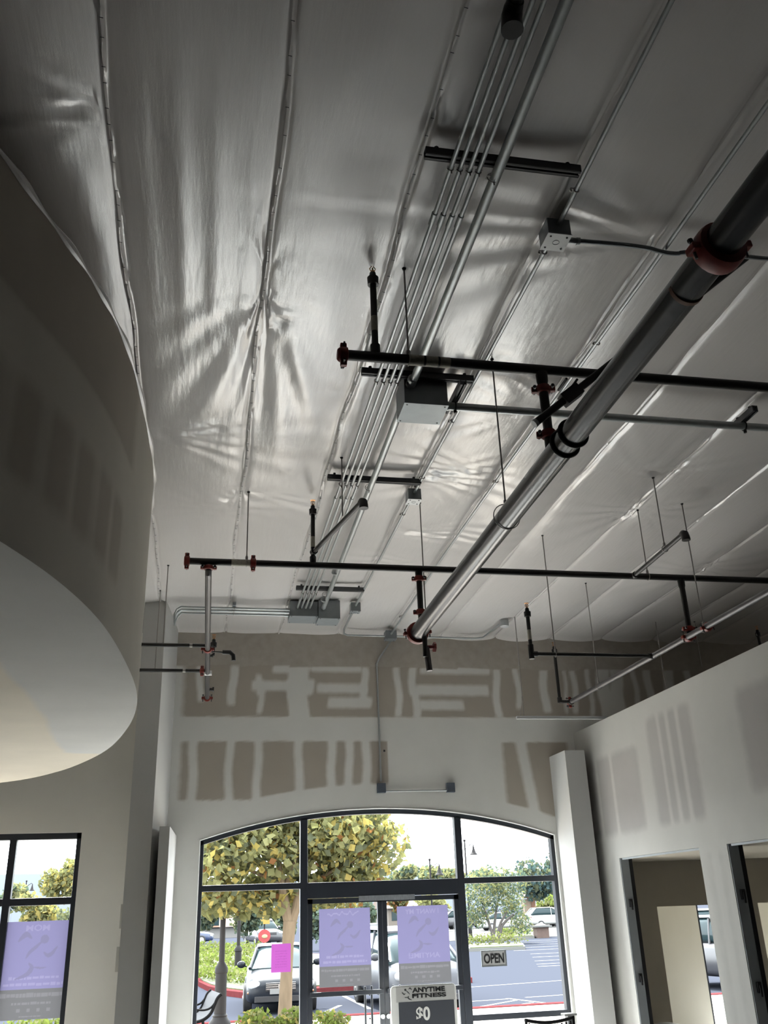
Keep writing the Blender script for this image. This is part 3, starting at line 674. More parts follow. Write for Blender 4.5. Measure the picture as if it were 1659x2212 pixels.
# free-standing poster stand in front of the right door
sy = 11.35
a, c = atY(845, 2131, sy), atY(986, 2124, sy); zt2 = (a[2]+c[2])/2; x0, x1 = a[0], c[0]
t = thing('poster_stand', 'white framed promotional stand showing $0 in front of the right door', 'sign stand', ((x0+x1)/2, sy, 0))
b = MB(); rr = .03
def rrect(x0, x1, z0, z1, r, n=6):
    out = []
    for cx, cz, a0 in ((x1-r, z1-r, 0), (x0+r, z1-r, 90), (x0+r, z0+r, 180), (x1-r, z0+r, 270)):
        for i in range(n+1): q = math.radians(a0+90*i/n); out.append((cx+r*math.cos(q), cz+r*math.sin(q)))
    return out
b.prism([(x, sy+.03, z) for x, z in rrect(x0, x1, .03, zt2, .045)], (0, .05, 0)); b.build('stand_frame', M['white'], t, smooth=False, bevel=.006)
hz = atY(915, 2163, sy)[2]
MB().box(x0+.06, x1-.02, sy+.024, sy+.03, hz, zt2-.01).build('header_panel', mat('pale grey header', (.46, .46, .45), .6), t, smooth=False)
MB().box(x0+.085, x1-.035, sy+.022, sy+.03, .12, hz).build('main_panel', mat('charcoal printed panel', (.055, .06, .075), .6), t, smooth=False)
b = MB(); b.box(x0+.02, x1-.02, sy-.12, sy+.28, 0, .03); b.build('base', M['white'], t, smooth=False, bevel=.006)
hw = x1-x0; hx = (x0+x1)/2+.055; hh = zt2-hz
text('ANYTIME', hw*.50, hh*.30, 'dark', t, 'lettering', (hx, hz+hh*.70), False, sy+.022, .035)
text('FITNESS', hw*.52, hh*.26, 'dark', t, 'lettering', (hx+.005, hz+hh*.34), False, sy+.022, .035)
emblem(x0+hw*.25, hz+hh*.55, hh*.75, sy+.022, -1).build('emblem', M['strut'], t, smooth=False)
c0 = atY(915, 2192, sy)
text('$0', hw*.21, .155, 'white', t, 'lettering', (c0[0], c0[2]), False, sy+.02, .03)

# slatted chair inside by the right jamb
ch_y = 9.6
a, c = atY(1134, 2203, ch_y), atY(1240, 2192, ch_y); cx, ct, cw = (a[0]+c[0])/2, (a[2]+c[2])/2, c[0]-a[0]
t = thing('slatted_chair', 'black slatted back chair standing by the right end of the entrance window', 'chair', (cx, ch_y, 0))
b = MB(); P = [(cx-cw/2+cw*i/12, ch_y-.0+.03*math.sin(math.pi*i/12), ct-.012-.035*math.sin(math.pi*i/12)) for i in range(13)]; b.tube(P, .016, 10); b.build('top_rail', M['dark'], t)
b = MB(); b.tube([(cx-cw/2+.02, ch_y, ct-.38), (cx+cw/2-.02, ch_y, ct-.38)], .014, 10); b.build('lower_rail', M['dark'], t)
for i in range(1, 12):
    x = cx-cw/2+cw*i/12; b = MB(); b.obox((x, ch_y+.03*math.sin(math.pi*i/12), ct-.03-.035*math.sin(math.pi*i/12)), (x, ch_y, ct-.38), .018, .008, (0, 1, 0)); b.build('back_slat', M['dark'], t, smooth=False)
b = MB(); b.box(cx-cw/2, cx+cw/2, ch_y+.02, ch_y+.46, .42, .45); b.build('seat', M['dark'], t, smooth=False, bevel=.01)
for sx in (-1, 1):
    b = MB(); b.tube([(cx+sx*(cw/2-.01), ch_y, ct-.0), (cx+sx*(cw/2-.015), ch_y+.01, .44), (cx+sx*(cw/2), ch_y-.05, 0)], .014, 10); b.build('leg', M['dark'], t)
    b = MB(); b.tube([(cx+sx*(cw/2-.02), ch_y+.43, .42), (cx+sx*(cw/2-.01), ch_y+.46, 0)], .014, 10); b.build('leg', M['dark'], t)
a = atY(1214, 2194, ch_y+.05)
t = tag(MB().box(a[0]-.0, a[0]+.125, ch_y-.03, ch_y+.08, ct+.005, ct+.022).build('paper_pad', M['white'], None, smooth=False), 'small white paper pad lying on top of the black chair', 'paper')
# white lidded bin inside the first office
p = atX(1440, 2209, 5.6)
t = thing('waste_bin', 'white round lidded bin just inside the first office doorway', 'bin', (5.6, p[1], 0))
b = MB(); b.lathe((5.6, p[1], 0), (0, 0, 1), [(0, .15), (p[2]-.08, .185)], 24); b.build('body', M['white'], t)
b = MB(); b.lathe((5.6, p[1], p[2]-.08), (0, 0, 1), [(0, .195), (.03, .195), (.06, .16), (.08, .05)], 24); b.build('lid', M['coverplate'], t)
# ------------------------------------------------------------------ sprinkler piping
def coupling(par, o, d, r, w=.05, bolts=True, ref=(0, 0, 1), name='coupling'):
    """two-bolt grooved coupling"""
    b = MB(); o = np.asarray(o, float); d = unit(d)
    b.lathe(o-d*w/2, d, [(0, r+.002), (.004, r*1.28+.004), (w*.3, r*1.36+.004), (w*.7, r*1.36+.004), (w-.004, r*1.28+.004), (w, r+.002)], 22)
    c = b.build(name, M['red'], par)
    tag(c, 'rusty red grooved coupling')
    u = unit(np.asarray(ref, float)-d*np.dot(ref, d))
    for sg in (-1, 1):
        q = o+u*sg*(r*1.36+.014); e = MB(); e.obox(q-d*w*.36, q+d*w*.36, .03, .034, u)
        e.build('bolt_pad', M['red'], c, smooth=False, bevel=.005)
        e = MB(); v = np.cross(d, u); e.tube([q-v*.045, q+v*.045], .006, 8); e.lathe(q-v*.045, v, [(0, .011), (.012, .011)], 6); e.build('bolt', M['greypipe'], c)
    return c
def rod(label, x, y, z0, group, z1=None, clev=None, d=None):
    zt = z1 or ceil_z(x, y)+.02
    t = thing('hanger_rod', label, 'hanger rod', (x, y, z0), group)
    b = MB(); b.tube([(x, y, z0), (x, y, zt)], .0058, 8); b.build('rod', M['rod'], t)
    b = MB(); b.lathe((x, y, ceil_z(x, y)-.012), (0, 0, 1), [(0, .009), (.012, .014)], 8); b.build('nut', M['dark'], t)
    if clev:
        r = clev; b = MB(); b.ring((x, y, z0-r-.012), d, r+.004, .0035, 24, 6); b.build('clevis_ring', M['rod'], t)
        b = MB(); b.lathe((x, y, z0-.012), (0, 0, 1), [(0, .012), (.03, .012), (.034, .007)], 8); b.build('nut', M['rod'], t)
    return t
def sprinkler(par, x, y, z):
    b = MB(); b.lathe((x, y, z), (0, 0, 1), [(0, .032), (.05, .034), (.055, .022), (.085, .018), (.09, .012)], 16); b.build('reducer', M['black'], par)
    h = MB(); h.lathe((x, y, z+.088), (0, 0, 1), [(0, .010), (.012, .012), (.014, .005), (.034, .005)], 12)
    for s in (-1, 1): h.tube([(x+s*.011, y, z+.098), (x+s*.017, y, z+.116), (x+s*.004, y, z+.134)], .003, 6)
    h.lathe((x, y, z+.134), (0, 0, 1), [(0, .006), (.003, .024), (.005, .024)], 16)
    tag(h.build('sprinkler_head', M['brass'], par), 'brass upright sprinkler head')
def sprig(label, x, y, z0, z1, group='upright sprinkler sprigs', lab=True):
    t = thing('sprinkler_sprig', label, 'sprinkler', (x, y, z0), group)
    zz = z1-.139
    b = MB(); b.tube([(x, y, z0), (x, y, zz)], .019, 14); b.lathe((x, y, z0), (0, 0, 1), [(0, .028), (.06, .028), (.066, .020)], 14); b.build('pipe', M['black'], t)
    if lab:
        b = MB(); zl = z0+(zz-z0)*.32; b.lathe((x, y, zl), (0, 0, 1), [(0, .0195), (.10, .0195)], 14); tag(b.build('pipe_label', M['paperlabel'], t), 'faded paper pipe label')
    sprinkler(t, x, y, zz); return t
BR = .030
# main
MX, MZ, MRAD, MEND = 1.85, 4.16, .071, 7.72
t = thing('main_pipe', 'thick grey black sprinkler main running away to the front wall', 'pipe', (MX, 4.5, MZ))
b = MB(); b.tube([(MX, .3, MZ+.02), (MX, MEND, MZ-.02)], MRAD, 32); b.build('pipe', M['main'], t)
tag(MB().lathe((MX, 2.74, MZ), (0, 1, 0), [(0, MRAD+.0006), (.02, MRAD+.0006)], 32).build('rust_band', mat('orange rust band', (.12, .05, .025), .6), t), 'faint orange rust band')
cpy = atX(1548, 515, MX)[1]
coupling(t, (MX, cpy, MZ), (0, 1, 0), MRAD, .085, ref=(1, 0, .15))
coupling(t, (MX, MEND, MZ-.02), (0, 1, 0), MRAD, .07, ref=(1, 0, .1))
b = MB(); b.lathe((MX, MEND, MZ-.02), (0, 1, 0), [(0, MRAD), (.05, MRAD), (.065, MRAD*.7)], 24); b.build('end_cap', M['red'], t)
# drop leg and test valve below the capped end
e0, e1 = atY(908, 1385, MEND-.06), atY(914, 1414, MEND-.06)
b = MB(); b.tube([(MX+.05, MEND-.06, MZ-.06), e1+np.array([.02, 0, -.02])], .022, 12); b.build('drain_nipple', M['black'], t)
q0, q1 = atY(921, 1398, MEND-.04), atY(928, 1449, MEND-.04)
b = MB(); b.tube([q0, q1], .027, 14); b.build('drain_tail', M['greypipe'], t)
v = atY(936, 1398, MEND-.04); b = MB(); b.tube([q0, v], .018, 10); b.lathe(v, (1, 0, 0), [(0, .045), (.02, .045)], 7); b.build('valve_wheel', M['red'], t)
for yy in (3.98, 4.10):
    b = MB(); b.ring((MX, yy, MZ), (0, 1, 0), MRAD+.008, .009, 40, 8, math.pi*.0, math.pi*2); b.build('u_bolt', M['dark'], t)
# sway brace clamped across the main
t = thing('sway_brace', 'black diagonal sway brace reaching up to the ceiling past the main pipe', 'brace', (1.7, 3.93, 4.2))
A, B_ = np.array([1.655, 4.02, 4.225]), np.array([3.03, 3.84, ceil_z(3.03, 3.84)+.01])
b = MB(); b.tube([A, B_], .021, 14); b.build('brace_pipe', M['black'], t)
b = MB(); b.lathe(A-unit(B_-A)*.003, unit(B_-A), [(0, .0225), (.02, .0225)], 14); tag(b.build('cut_end', M['galv'], t), 'bright cut pipe end')
q = A+unit(B_-A)*.28; b = MB(); b.obox(q-unit(B_-A)*.06, q+unit(B_-A)*.06, .07, .06, (0, 1, 0))
for s in (-.03, .03): b.tube([q+np.array([s-.02, -.08, .05]), q+np.array([s-.02, .04, .05])], .007, 8)
b.build('brace_clamp', M['dark'], t, smooth=False)
# branch across the ceiling, near
Y1, Z1, Y2, Z2 = 4.27, 4.73, 7.5, 4.67
x0 = atY(742, 772, Y1)[0]
t = thing('branch_pipe', 'nearer black branch pipe crossing under the conduits with red end cap', 'pipe', (x0, Y1, Z1), 'sprinkler branch pipes')
b = MB(); b.tube([(x0, Y1, Z1), (8.3, Y1, Z1)], BR, 20); b.build('pipe', M['black'], t)
coupling(t, (x0, Y1, Z1), (1, 0, 0), BR, .05); MB().lathe((x0-.025, Y1, Z1), (1, 0, 0), [(-.01, .03), (0, .040)], 18).build('end_cap', M['red'], t)
xa, xb = atY(882, 787, Y1)[0], atY(972, 790, Y1)[0]
tag(MB().lathe((xa, Y1, Z1), (1, 0, 0), [(0, BR+.0008), (xb-xa, BR+.0008)], 20).build('pipe_label', M['paperlabel'], t), 'pale paper pipe label')
for k in (.36, .70): MB().lathe((xa+(xb-xa)*k, Y1, Z1), (1, 0, 0), [(0, BR+.0013), (.012, BR+.0013)], 20).build('label_band', M['dark'], t)
def riser(par, x, y, zt, zb, r=.026, cs=()):
    b = MB(); b.tube([(x, y, zt), (x, y, zb)], r, 16); b.lathe((x, y, zt-.10), (0, 0, 1), [(0, r+.001), (.02, r+.006), (.08, r+.008)], 16); b.build('riser', M['black'], par)
    for z in cs: coupling(par, (x, y, z), (0, 0, 1), r, .05, ref=(1, -.3, 0))
rx1 = atY(1178, 880, Y1)[0]
riser(t, rx1, Y1, Z1, MZ+.03, .027, (atY(1178, 842, Y1)[2], atY(1181, 938, Y1)[2]))
# branch, far
x0 = atY(404, 1210, Y2)[0]
t = thing('branch_pipe', 'farther black branch pipe crossing the room with red coupling near its left end', 'pipe', (x0, Y2, Z2), 'sprinkler branch pipes')
b = MB(); b.tube([(x0, Y2, Z2), (8.3, Y2, Z2)], BR, 20); b.build('pipe', M['black'], t)
coupling(t, (x0, Y2, Z2), (1, 0, 0), BR, .05); coupling(t, (atY(547, 1213, Y2)[0], Y2, Z2), (1, 0, 0), BR, .05)
xa, xb = atY(500, 1212, Y2)[0], atY(540, 1213, Y2)[0]
tag(MB().lathe((xa, Y2, Z2), (1, 0, 0), [(0, BR+.0008), (xb-xa, BR+.0008)], 20).build('pipe_label', M['paperlabel'], t), 'pale paper pipe label')
rx2 = atY(907, 1285, Y2)[0]
riser(t, rx2, Y2, Z2, MZ+.02, .026, (atY(905, 1250, Y2)[2], atY(909, 1322, Y2)[2]))
# sprigs on the branches
sprig('upright sprinkler on the nearer branch pipe close to its red end cap', *[float(v) for v in (atY(811, 765, Y1)[0], Y1, Z1+.02, atY(805, 574, Y1)[2])])
sx2 = atY(676, 1212, Y2)[0]
sprig('upright sprinkler on the farther branch pipe beside the diagonal arm', sx2, Y2, Z2+.02, atY(674, 1081, Y2)[2])
def arm(label, p0, p1, zdrop=.05, hang=None, r=.024):
    t = thing('arm_over', label, 'pipe', p0, 'sprinkler arm-over pipes')
    p0 = np.array(p0, float); p1 = np.array(p1, float); d = unit(p1-p0)
    b = MB(); b.tube([p0, p1], r*.85, 14); b.lathe(p0, d, [(0, r*1.25), (.05, r*1.25)], 14); b.build('pipe', M['black'], t)
    b = MB(); P = [p1-d*.02, p1+d*.01, p1+d*.03+np.array([0, 0, -.012]), p1+d*.04+np.array([0, 0, -.04]), p1+d*.04+np.array([0, 0, -.07])]
    b.tube(P, [r*1.1, r*1.3, r*1.4, r*1.4, r*1.5], 16); b.build('elbow', M['black'], t)
    return t
z = 4.79; a = atZ(783, 1080, z)
arm('diagonal black arm-over from the farther branch under the conduit run', (sx2, Y2, z), (a[0], a[1]+.04, z))
a = atZ(1480, 1150, Z2); s0 = atY(1368, 1241, Y2)
arm('diagonal black arm-over off the farther branch in the open right half', (s0[0], Y2, Z2), (a[0], a[1]+.04, Z2))
a = atZ(1103, 34, 4.7); arm('black arm-over hanging over the conduits at the top edge', (a[0], .4, 4.7), (a[0], a[1]-.04, 4.7), r=.026)
# left line running towards the front wall, with two side pipes into the soffit
p0 = np.array([atY(450, 1240, Y2)[0], Y2, Z2-.10]); p1 = atY(447.5, 1508, 11.6)
L = lambda yy: p0+(p1-p0)*((yy-p0[1])/(p1[1]-p0[1]))
t = thing('cross_pipe', 'grey pipe running from the farther branch to the front wall above the column', 'pipe', p0)
b = MB(); b.tube([p0+np.array([0, 0, .07]), p0+np.array([0, 0, .02]), p0+np.array([0, .02, .0]), p0+(p1-p0)*.02, p1], .028, 16); b.build('pipe', M['greypipe'], t)
coupling(t, p0+np.array([0, 0, .045]), (0, 0, 1), .028, .04, ref=(1, 0, 0)); coupling(t, L(9.62), p1-p0, .028, .05, ref=(1, 0, 0)); coupling(t, p1, p1-p0, .028, .05, ref=(1, 0, 0))
b = MB(); q = L(10.5); b.tube([q+np.array([-.03, 0, 0]), q+np.array([.05, 0, 0])], .03, 12); tag(b.build('tee', M['white'], t), 'white taped tee'); 
b = MB(); q = L(11.2); b.tube([q, q+np.array([.07, 0, .0])], .018, 10); b.lathe(q+np.array([.06, 0, 0]), (1, 0, 0), [(0, .03), (.02, .03)], 10); b.build('plug', M['black'], t)
for yy, lab in ((9.5, 'upper of two short black pipes from the soffit to the grey cross pipe'), (10.42, 'lower of two short black pipes from the soffit to the grey cross pipe')):
    q = L(yy); xe = -1.02 if yy < 10 else -1.5
    tt = thing('side_pipe', lab, 'pipe', (xe, yy, q[2]))
    b = MB(); b.tube([(xe, yy, q[2]), (q[0]-.02, yy, q[2])], .02, 14); b.build('pipe', M['black'], tt)
    for fx in (.3, .82): MB().lathe((xe+(q[0]-xe)*fx, yy, q[2]), (1, 0, 0), [(0, .022), (.03, .022)], 14).build('clip', M['rod'], tt)
    if yy > 10: coupling(tt, (q[0]-.06, yy, q[2]), (1, 0, 0), .02, .05)
    rod('thin rod holding the %s short black pipe beside the column' % ('upper' if yy < 10 else 'lower'), xe+(q[0]-xe)*(.56 if yy < 10 else .62), yy, q[2]+.02, 'hanger rods')
q = L(9.7); t = thing('arm_over', 'short black arm-over with elbow right of the grey cross pipe', 'pipe', q, 'sprinkler arm-over pipes')
e = atZ(502, 1402, q[2]); b = MB(); b.tube([q, (e[0]-.08, 9.72, q[2])], .008, 8); b.tube([(e[0]-.1, 9.72, q[2]), (e[0]-.02, 9.72, q[2]), (e[0]+.015, 9.72, q[2]-.03), (e[0]+.02, 9.72, q[2]-.09)], .024, 12); b.build('pipe', M['black'], t)
q = L(9.85); t2 = thing('sprinkler_sprig', 'short black sprinkler sprig rising off the grey cross pipe', 'sprinkler', q, 'upright sprinkler sprigs')
zt_ = atY(459, 1371, 9.85)[2]; b = MB(); b.tube([q+np.array([.06, 0, 0]), (q[0]+.06, 9.85, zt_-.14)], .016, 10); b.tube([q, q+np.array([.06, 0, 0])], .016, 10); b.build('pipe', M['black'], t2); sprinkler(t2, q[0]+.06, 9.85, zt_-.14)
# right line
Zs = 4.10; SX = 4.38; ye = atZ(1228, 1516, Zs)[1]
t = thing('cross_pipe', 'grey pipe running front to back above the office partition', 'pipe', (SX, 7.5, Zs))
b = MB(); b.tube([(SX, 4.2, Zs), (SX-.03, ye, Zs)], .028, 16); b.build('pipe', M['greypipe'], t)
coupling(t, (SX, atX(1487, 1374, SX)[1], Zs), (0, 1, 0), .028, .06, ref=(1, 0, 0)); coupling(t, (SX, atX(1528, 1353, SX)[1], Zs), (0, 1, 0), .028, .05, ref=(1, 0, .3))
b = MB(); b.lathe((SX-.03, ye-.03, Zs), (0, 1, 0), [(0, .036), (.07, .036)], 14); b.tube([(SX-.03, ye, Zs), (SX-.17, ye, Zs)], .02, 12); b.build('tee', M['black'], t)
coupling(t, (SX-.03, ye+.03, Zs), (0, 1, 0), .024, .04, ref=(0, 0, 1))
tt = thing('riser_pipe', 'black riser dropping from the farther branch to the grey pipe above the partition', 'pipe', (SX, Y2, Zs))
riser(tt, SX, Y2, Z2, Zs+.02, .026, ()); coupling(tt, (SX, Y2, Zs+.07), (0, 0, 1), .026, .05, ref=(1, 0, 0))
sa = atZ(1418, 1417, Zs)[1]; xl = atY(1148, 1414, sa)[0]
tt = thing('side_pipe', 'level black side pipe left of the grey pipe above the partition', 'pipe', (xl, sa, Zs))
b = MB(); b.tube([(xl, sa, Zs), (SX, sa, Zs)], .018, 14); b.lathe((SX-.07, sa, Zs), (1, 0, 0), [(0, .026), (.05, .03)], 12); b.build('pipe', M['black'], tt)
b = MB(); b.tube([(xl-.015, sa, Zs), (xl+.06, sa, Zs)], .027, 12); b.tube([(xl, sa, Zs-.05), (xl, sa, Zs+.05)], .027, 12); b.build('elbow', M['black'], tt)
sprig('upright sprinkler at the left end of the level side pipe', xl, sa, Zs+.03, atY(1134, 1303, sa)[2])
sprig('upright sprinkler at the far capped end of the grey pipe above the partition', SX-.17, ye, Zs-.01, atY(1203, 1388, ye)[2], lab=False)
a = atZ(1634, 1353, 5.2); sprig('upright sprinkler just showing over the partition top at the right edge', a[0], a[1], 3.75, 5.2, lab=False)
tt = thing('side_pipe', 'black feed pipe under the sprinkler at the right edge', 'pipe', (a[0], a[1], 3.74))
b = MB(); b.tube([(a[0]-.05, a[1], 3.74), (XR-.02, a[1], 3.74)], .018, 12); b.build('pipe', M['black'], tt)
# hanger rods
G = 'hanger rods'
rod('rod above the nearer branch pipe beside its paper label', 1.05, Y1, Z1+BR+.012, G, clev=BR, d=(1, 0, 0))
rod('rod above the left end of the farther branch pipe', .31, Y2, Z2+BR+.012, G, clev=BR, d=(1, 0, 0))
rod('rod behind the riser of the farther branch pipe', 1.9, Y2+.08, Z2-.35, G)
rod('long rod carrying the thick main pipe by a ring', MX, atX(1093, 1100, MX)[1], MZ+MRAD+.03, G, clev=MRAD+.012, d=(0, 1, 0))
rod('rod on the arm-over in the open right half', 3.86, 6.78, Z2+.03, G, clev=.024, d=(0, 1, 0))
rod('rod on the farther branch beside the right arm-over', 4.05, Y2, Z2+BR+.012, G, clev=BR, d=(1, 0, 0))
rod('rod on the grey pipe above the partition beside its red coupling', SX, atX(1528, 1353, SX)[1]+.06, Zs+.04, G, clev=.03, d=(0, 1, 0))
rod('rod on the level side pipe left of the grey pipe', xl+(SX-xl)*.19, sa, Zs+.03, G, clev=.02, d=(1, 0, 0))
rod('thin rod on the far end of the grey pipe above the partition', SX-.03, 9.55, Zs+.04, G, clev=.03, d=(0, 1, 0))
a = atZ(738, 993, 5.33); rod('short rod hanging beside the conduit run above the diagonal arm', a[0], a[1], 4.82, G)
a = atZ(1501, 1349, 5.3); rod('thin far rod behind the red coupled grey pipe', a[0], a[1], atY(1518, 1440, a[1])[2], G)
# trapeze by the front wall
ty = 11.06; a, c = atY(1116, 1551, ty), atY(1330, 1551, ty)
t = thing('trapeze_strut', 'silver trapeze strut hanging on a rod before the front wall', 'strut', (a[0], ty, a[2]))
b = MB(); b.box(a[0], a[0]+2.4, ty-.02, ty+.02, a[2]-.012, a[2]+.018); b.box(a[0], a[0]+2.4, ty-.03, ty+.03, a[2]+.018, a[2]+.022); b.build('channel', M['coverplate'], t, smooth=False)
for x in (a[0]+.10, a[0]+2.1):
    b = MB(); b.tube([(x, ty, a[2]), (x, ty, ceil_z(x, ty)+.01)], .006, 8); b.tube([(x-.055, ty, a[2]+.02), (x-.005, ty, a[2]+.2)], .004, 6)
    for z in (a[2]+.22, 4.7, 5.02): b.lathe((x, ty, z), (0, 0, 1), [(0, .011), (.05, .011)], 8)
    b.build('rod', M['rod'], t)

# ------------------------------------------------------------------ electrical runs under the insulation
ZST = 5.285
def strut(label, p0, p1, w=.045, h=.045):
    p0 = np.array(p0, float); p1 = np.array(p1, float)
    t = thing('strut_channel', label, 'strut', (p0+p1)/2, 'conduit struts')
    d = unit(p1-p0); u = np.cross(d, (0, 0, 1)); b = MB()
    for s in (-1, 1): b.obox(p0+u*s*(w/2-.003), p1+u*s*(w/2-.003), .006, h, mi=0)
    b.obox(p0+np.array([0, 0, h/2-.003]), p1+np.array([0, 0, h/2-.003]), w, .006)
    for s in (-1, 1): b.obox(p0+u*s*(w/2-.009)-np.array([0, 0, h/2-.002]), p1+u*s*(w/2-.009)-np.array([0, 0, h/2-.002]), .014, .004)
    b.build('channel', M['strut'], t, smooth=False)
    for p in (p0+d*.06, p1-d*.06): MB().lathe(p+np.array([0, 0, h/2-.008]), (0, 0, 1), [(0, .012), (.03, .012)], 6).build('bolt', M['dark'], t)
SY = []
for (xa, ya, xb, yb), lab in (((917, 333, 1253, 368), 'dark strut nearest the camera crossing above the conduit bundle'), ((781, 803, 1022, 820), 'dark strut over the conduits behind the nearer branch pipe'), ((708, 1030, 908, 1043), 'dark strut over the conduits above the far diagonal arm'), ((640, 1269, 786, 1275), 'dark strut over the conduits next to the wall end boxes')):
    a, c = atZ(xa, ya, ZST), atZ(xb, yb, ZST); y = (a[1]+c[1])/2; SY.append(y); strut(lab, (a[0], y, ZST), (c[0], y, ZST))
ZCO = ZST-.0225-.013
xsm = [1.092, 1.138, 1.186, 1.232]; xfar = [1.06, 1.11, 1.16, 1.21]
XBIG, RBIG = 1.305, .027
box1 = (.97, 1.31, 10.56, 10.86, 5.15, 5.335); box2 = (1.31, 1.57, 10.50, 10.80, 5.11, 5.335)
names = ['leftmost of the four thin conduits in the long bundle', 'second thin conduit from the left in the long bundle', 'third thin conduit from the left in the long bundle', 'thin conduit nearest the thick one in the long bundle']
def clampat(b, x, y, z, r):
    b.obox((x-r-.006, y, z), (x+r+.006, y, z), .028, .004); b.ring((x, y, z), (0, 1, 0), r+.002, .003, 16, 6); b.tube([(x+.004, y, z-r), (x+.004, y, z-r-.022)], .004, 6)
for i in range(4):
    t = thing('conduit', names[i], 'conduit', (xsm[i], 5, ZCO), 'thin galvanised conduits')
    b = MB(); b.tube([(xsm[i], .3, ZCO), (xsm[i]+(xfar[i]-xsm[i])*.5, 6.5, ZCO), (xfar[i], box1[2]+.02, ZCO)], .0122, 12); b.build('pipe', M['galv'], t)
    X = lambda y: xsm[i]+(xfar[i]-xsm[i])*max(0, min(1, (y-.3)/(box1[2]-.3)))
    for y in (atZ(975, 463, ZCO)[1], atZ(750, 1075, ZCO)[1]):
        b = MB(); b.lathe((X(y), y, ZCO), (0, 1, 0), [(0, .013), (.004, .0165), (.09, .0165), (.094, .013)], 12); b.build('coupler', M['galv'], t)
    for y in SY: b = MB(); clampat(b, X(y), y+.045, ZCO, .0125); b.build('clamp', M['rod'], t)
ZBG = ZST-.0225-RBIG
pb = (1.27, 1.58, 5.34, 5.61, 5.09, 5.32)
for lab, ya, yb in (('thick conduit running from the top edge to the big pull box', .3, pb[2]+.02), ('thick shiny conduit from the big pull box to the wall end box', pb[3]-.02, box2[2]+.02)):
    xx = XBIG if ya < 3 else XBIG+.012
    t = thing('conduit', lab, 'conduit', (xx, ya, ZBG), 'thick galvanised conduits')
    b = MB(); b.tube([(xx, ya, ZBG), (xx+(.05 if ya > 3 else .02), yb, ZBG)], RBIG, 18); b.build('pipe', M['galv'], t)
    for y in SY:
        if ya < y < yb: b = MB(); clampat(b, xx, y+.06, ZBG, RBIG); b.build('clamp', M['rod'], t)
    for y in ((pb[2]-.09, pb[2]-.02) if ya < 3 else (pb[3]+.02, 9.2, 10.15)):
        MB().lathe((xx+.01, y, ZBG), (0, 1, 0), [(0, RBIG+.002), (.004, RBIG+.007), (.03, RBIG+.007), (.034, RBIG+.002)], 18).build('coupler', M['galv'], t)
def sheetbox(label, bx, name='pull_box', plate=None, group=None, cover='galvbox'):
    t = thing(name, label, 'electrical box', ((bx[0]+bx[1])/2, (bx[2]+bx[3])/2, bx[4]), group)
    MB().box(*bx).build('box_body', M['galvbox'], t, smooth=False, bevel=.003)
    g = .003; MB().box(bx[0]-g, bx[1]+g, bx[2]-g, bx[3]+g, bx[4]-.004, bx[4]).build('cover', M[cover], t, smooth=False)
    b = MB()
    for x in (bx[0]+.02, bx[1]-.02):
        for y in (bx[2]+.02, bx[3]-.02): b.lathe((x, y, bx[4]-.007), (0, 0, 1), [(0, .006), (.004, .006)], 8)
    b.build('screw', M['dark'], t)
    return t
sheetbox('large grey sheet metal pull box between two thick conduits', pb)
sheetbox('left grey box where the thin conduits end by the front wall', box1)
sheetbox('right grey box where the thick conduit ends by the front wall', box2)
# bundle from the left end box to the column
for i in range(4):
    y = 10.60+.066*i; z = 5.235-.012*(i % 2)
    t = thing('conduit', ['front', 'second', 'third', 'rear'][i]+' conduit of the four turning from the end box to the column', 'conduit', (.97, y, z), 'conduits to the column')
    b = MB(); b.tube([(.98, y, z), (-.22, y, z), (-.31, y+.01, z+.005), (-.36, y+.03, z-.02-.01*i), (-.385, y+.07, z-.07-.012*i), (-.385, y+.09, z-.13)], .0125, 12); b.build('pipe', M['galv'], t)
    MB().lathe((.92, y, z), (1, 0, 0), [(0, .019), (.05, .019)], 12).build('coupler', M['galv'], t)
a = atZ(505, 1324, 5.2); t = thing('strut_channel', 'short strut holding the four conduits left of the end boxes', 'strut', (a[0], 10.7, 5.27), 'conduit struts')
b = MB(); b.box(a[0]-.02, a[0]+.02, 10.52, 10.88, 5.253, 5.29); b.build('channel', M['galvbox'], t, smooth=False)
for i in range(4): MB().ring((a[0], 10.60+.066*i, 5.235-.012*(i % 2)), (1, 0, 0), .018, .004, 14, 6).build('clamp', M['rod'], t)
# second and third runs with junction boxes
def run(label, pts, r=.0125, cl=(), group='single conduits', cps=()):
    t = thing('conduit', label, 'conduit', pts[0], group)
    MB().tube(pts, r, 12).build('pipe', M['galv'], t)
    for p, d in cps: MB().lathe(np.array(p)-unit(d)*.02, d, [(0, r+.004), (.045, r+.004)], 12).build('coupler', M['galv'], t)
    if cl:
        for p, d in cl:
            b = MB(); u = unit(np.cross(d, (0, 0, 1))); b.ring(p, d, r+.002, .004, 14, 6); b.obox(np.array(p)-u*(r+.022), np.array(p)-u*r, .02, .006)
            b.lathe(np.array(p)-u*(r+.018)-np.array([0, 0, .018]), (0, 0, 1), [(0, .006), (.014, .006)], 6)
            b.build('clamp', M['rod'], t)
    return t
ZR = 5.29; XC = 1.77
J = [atZ(1200, 518, 5.24), atZ(893, 1076, 5.26), atZ(767, 1316, 5.26)]
jb = []
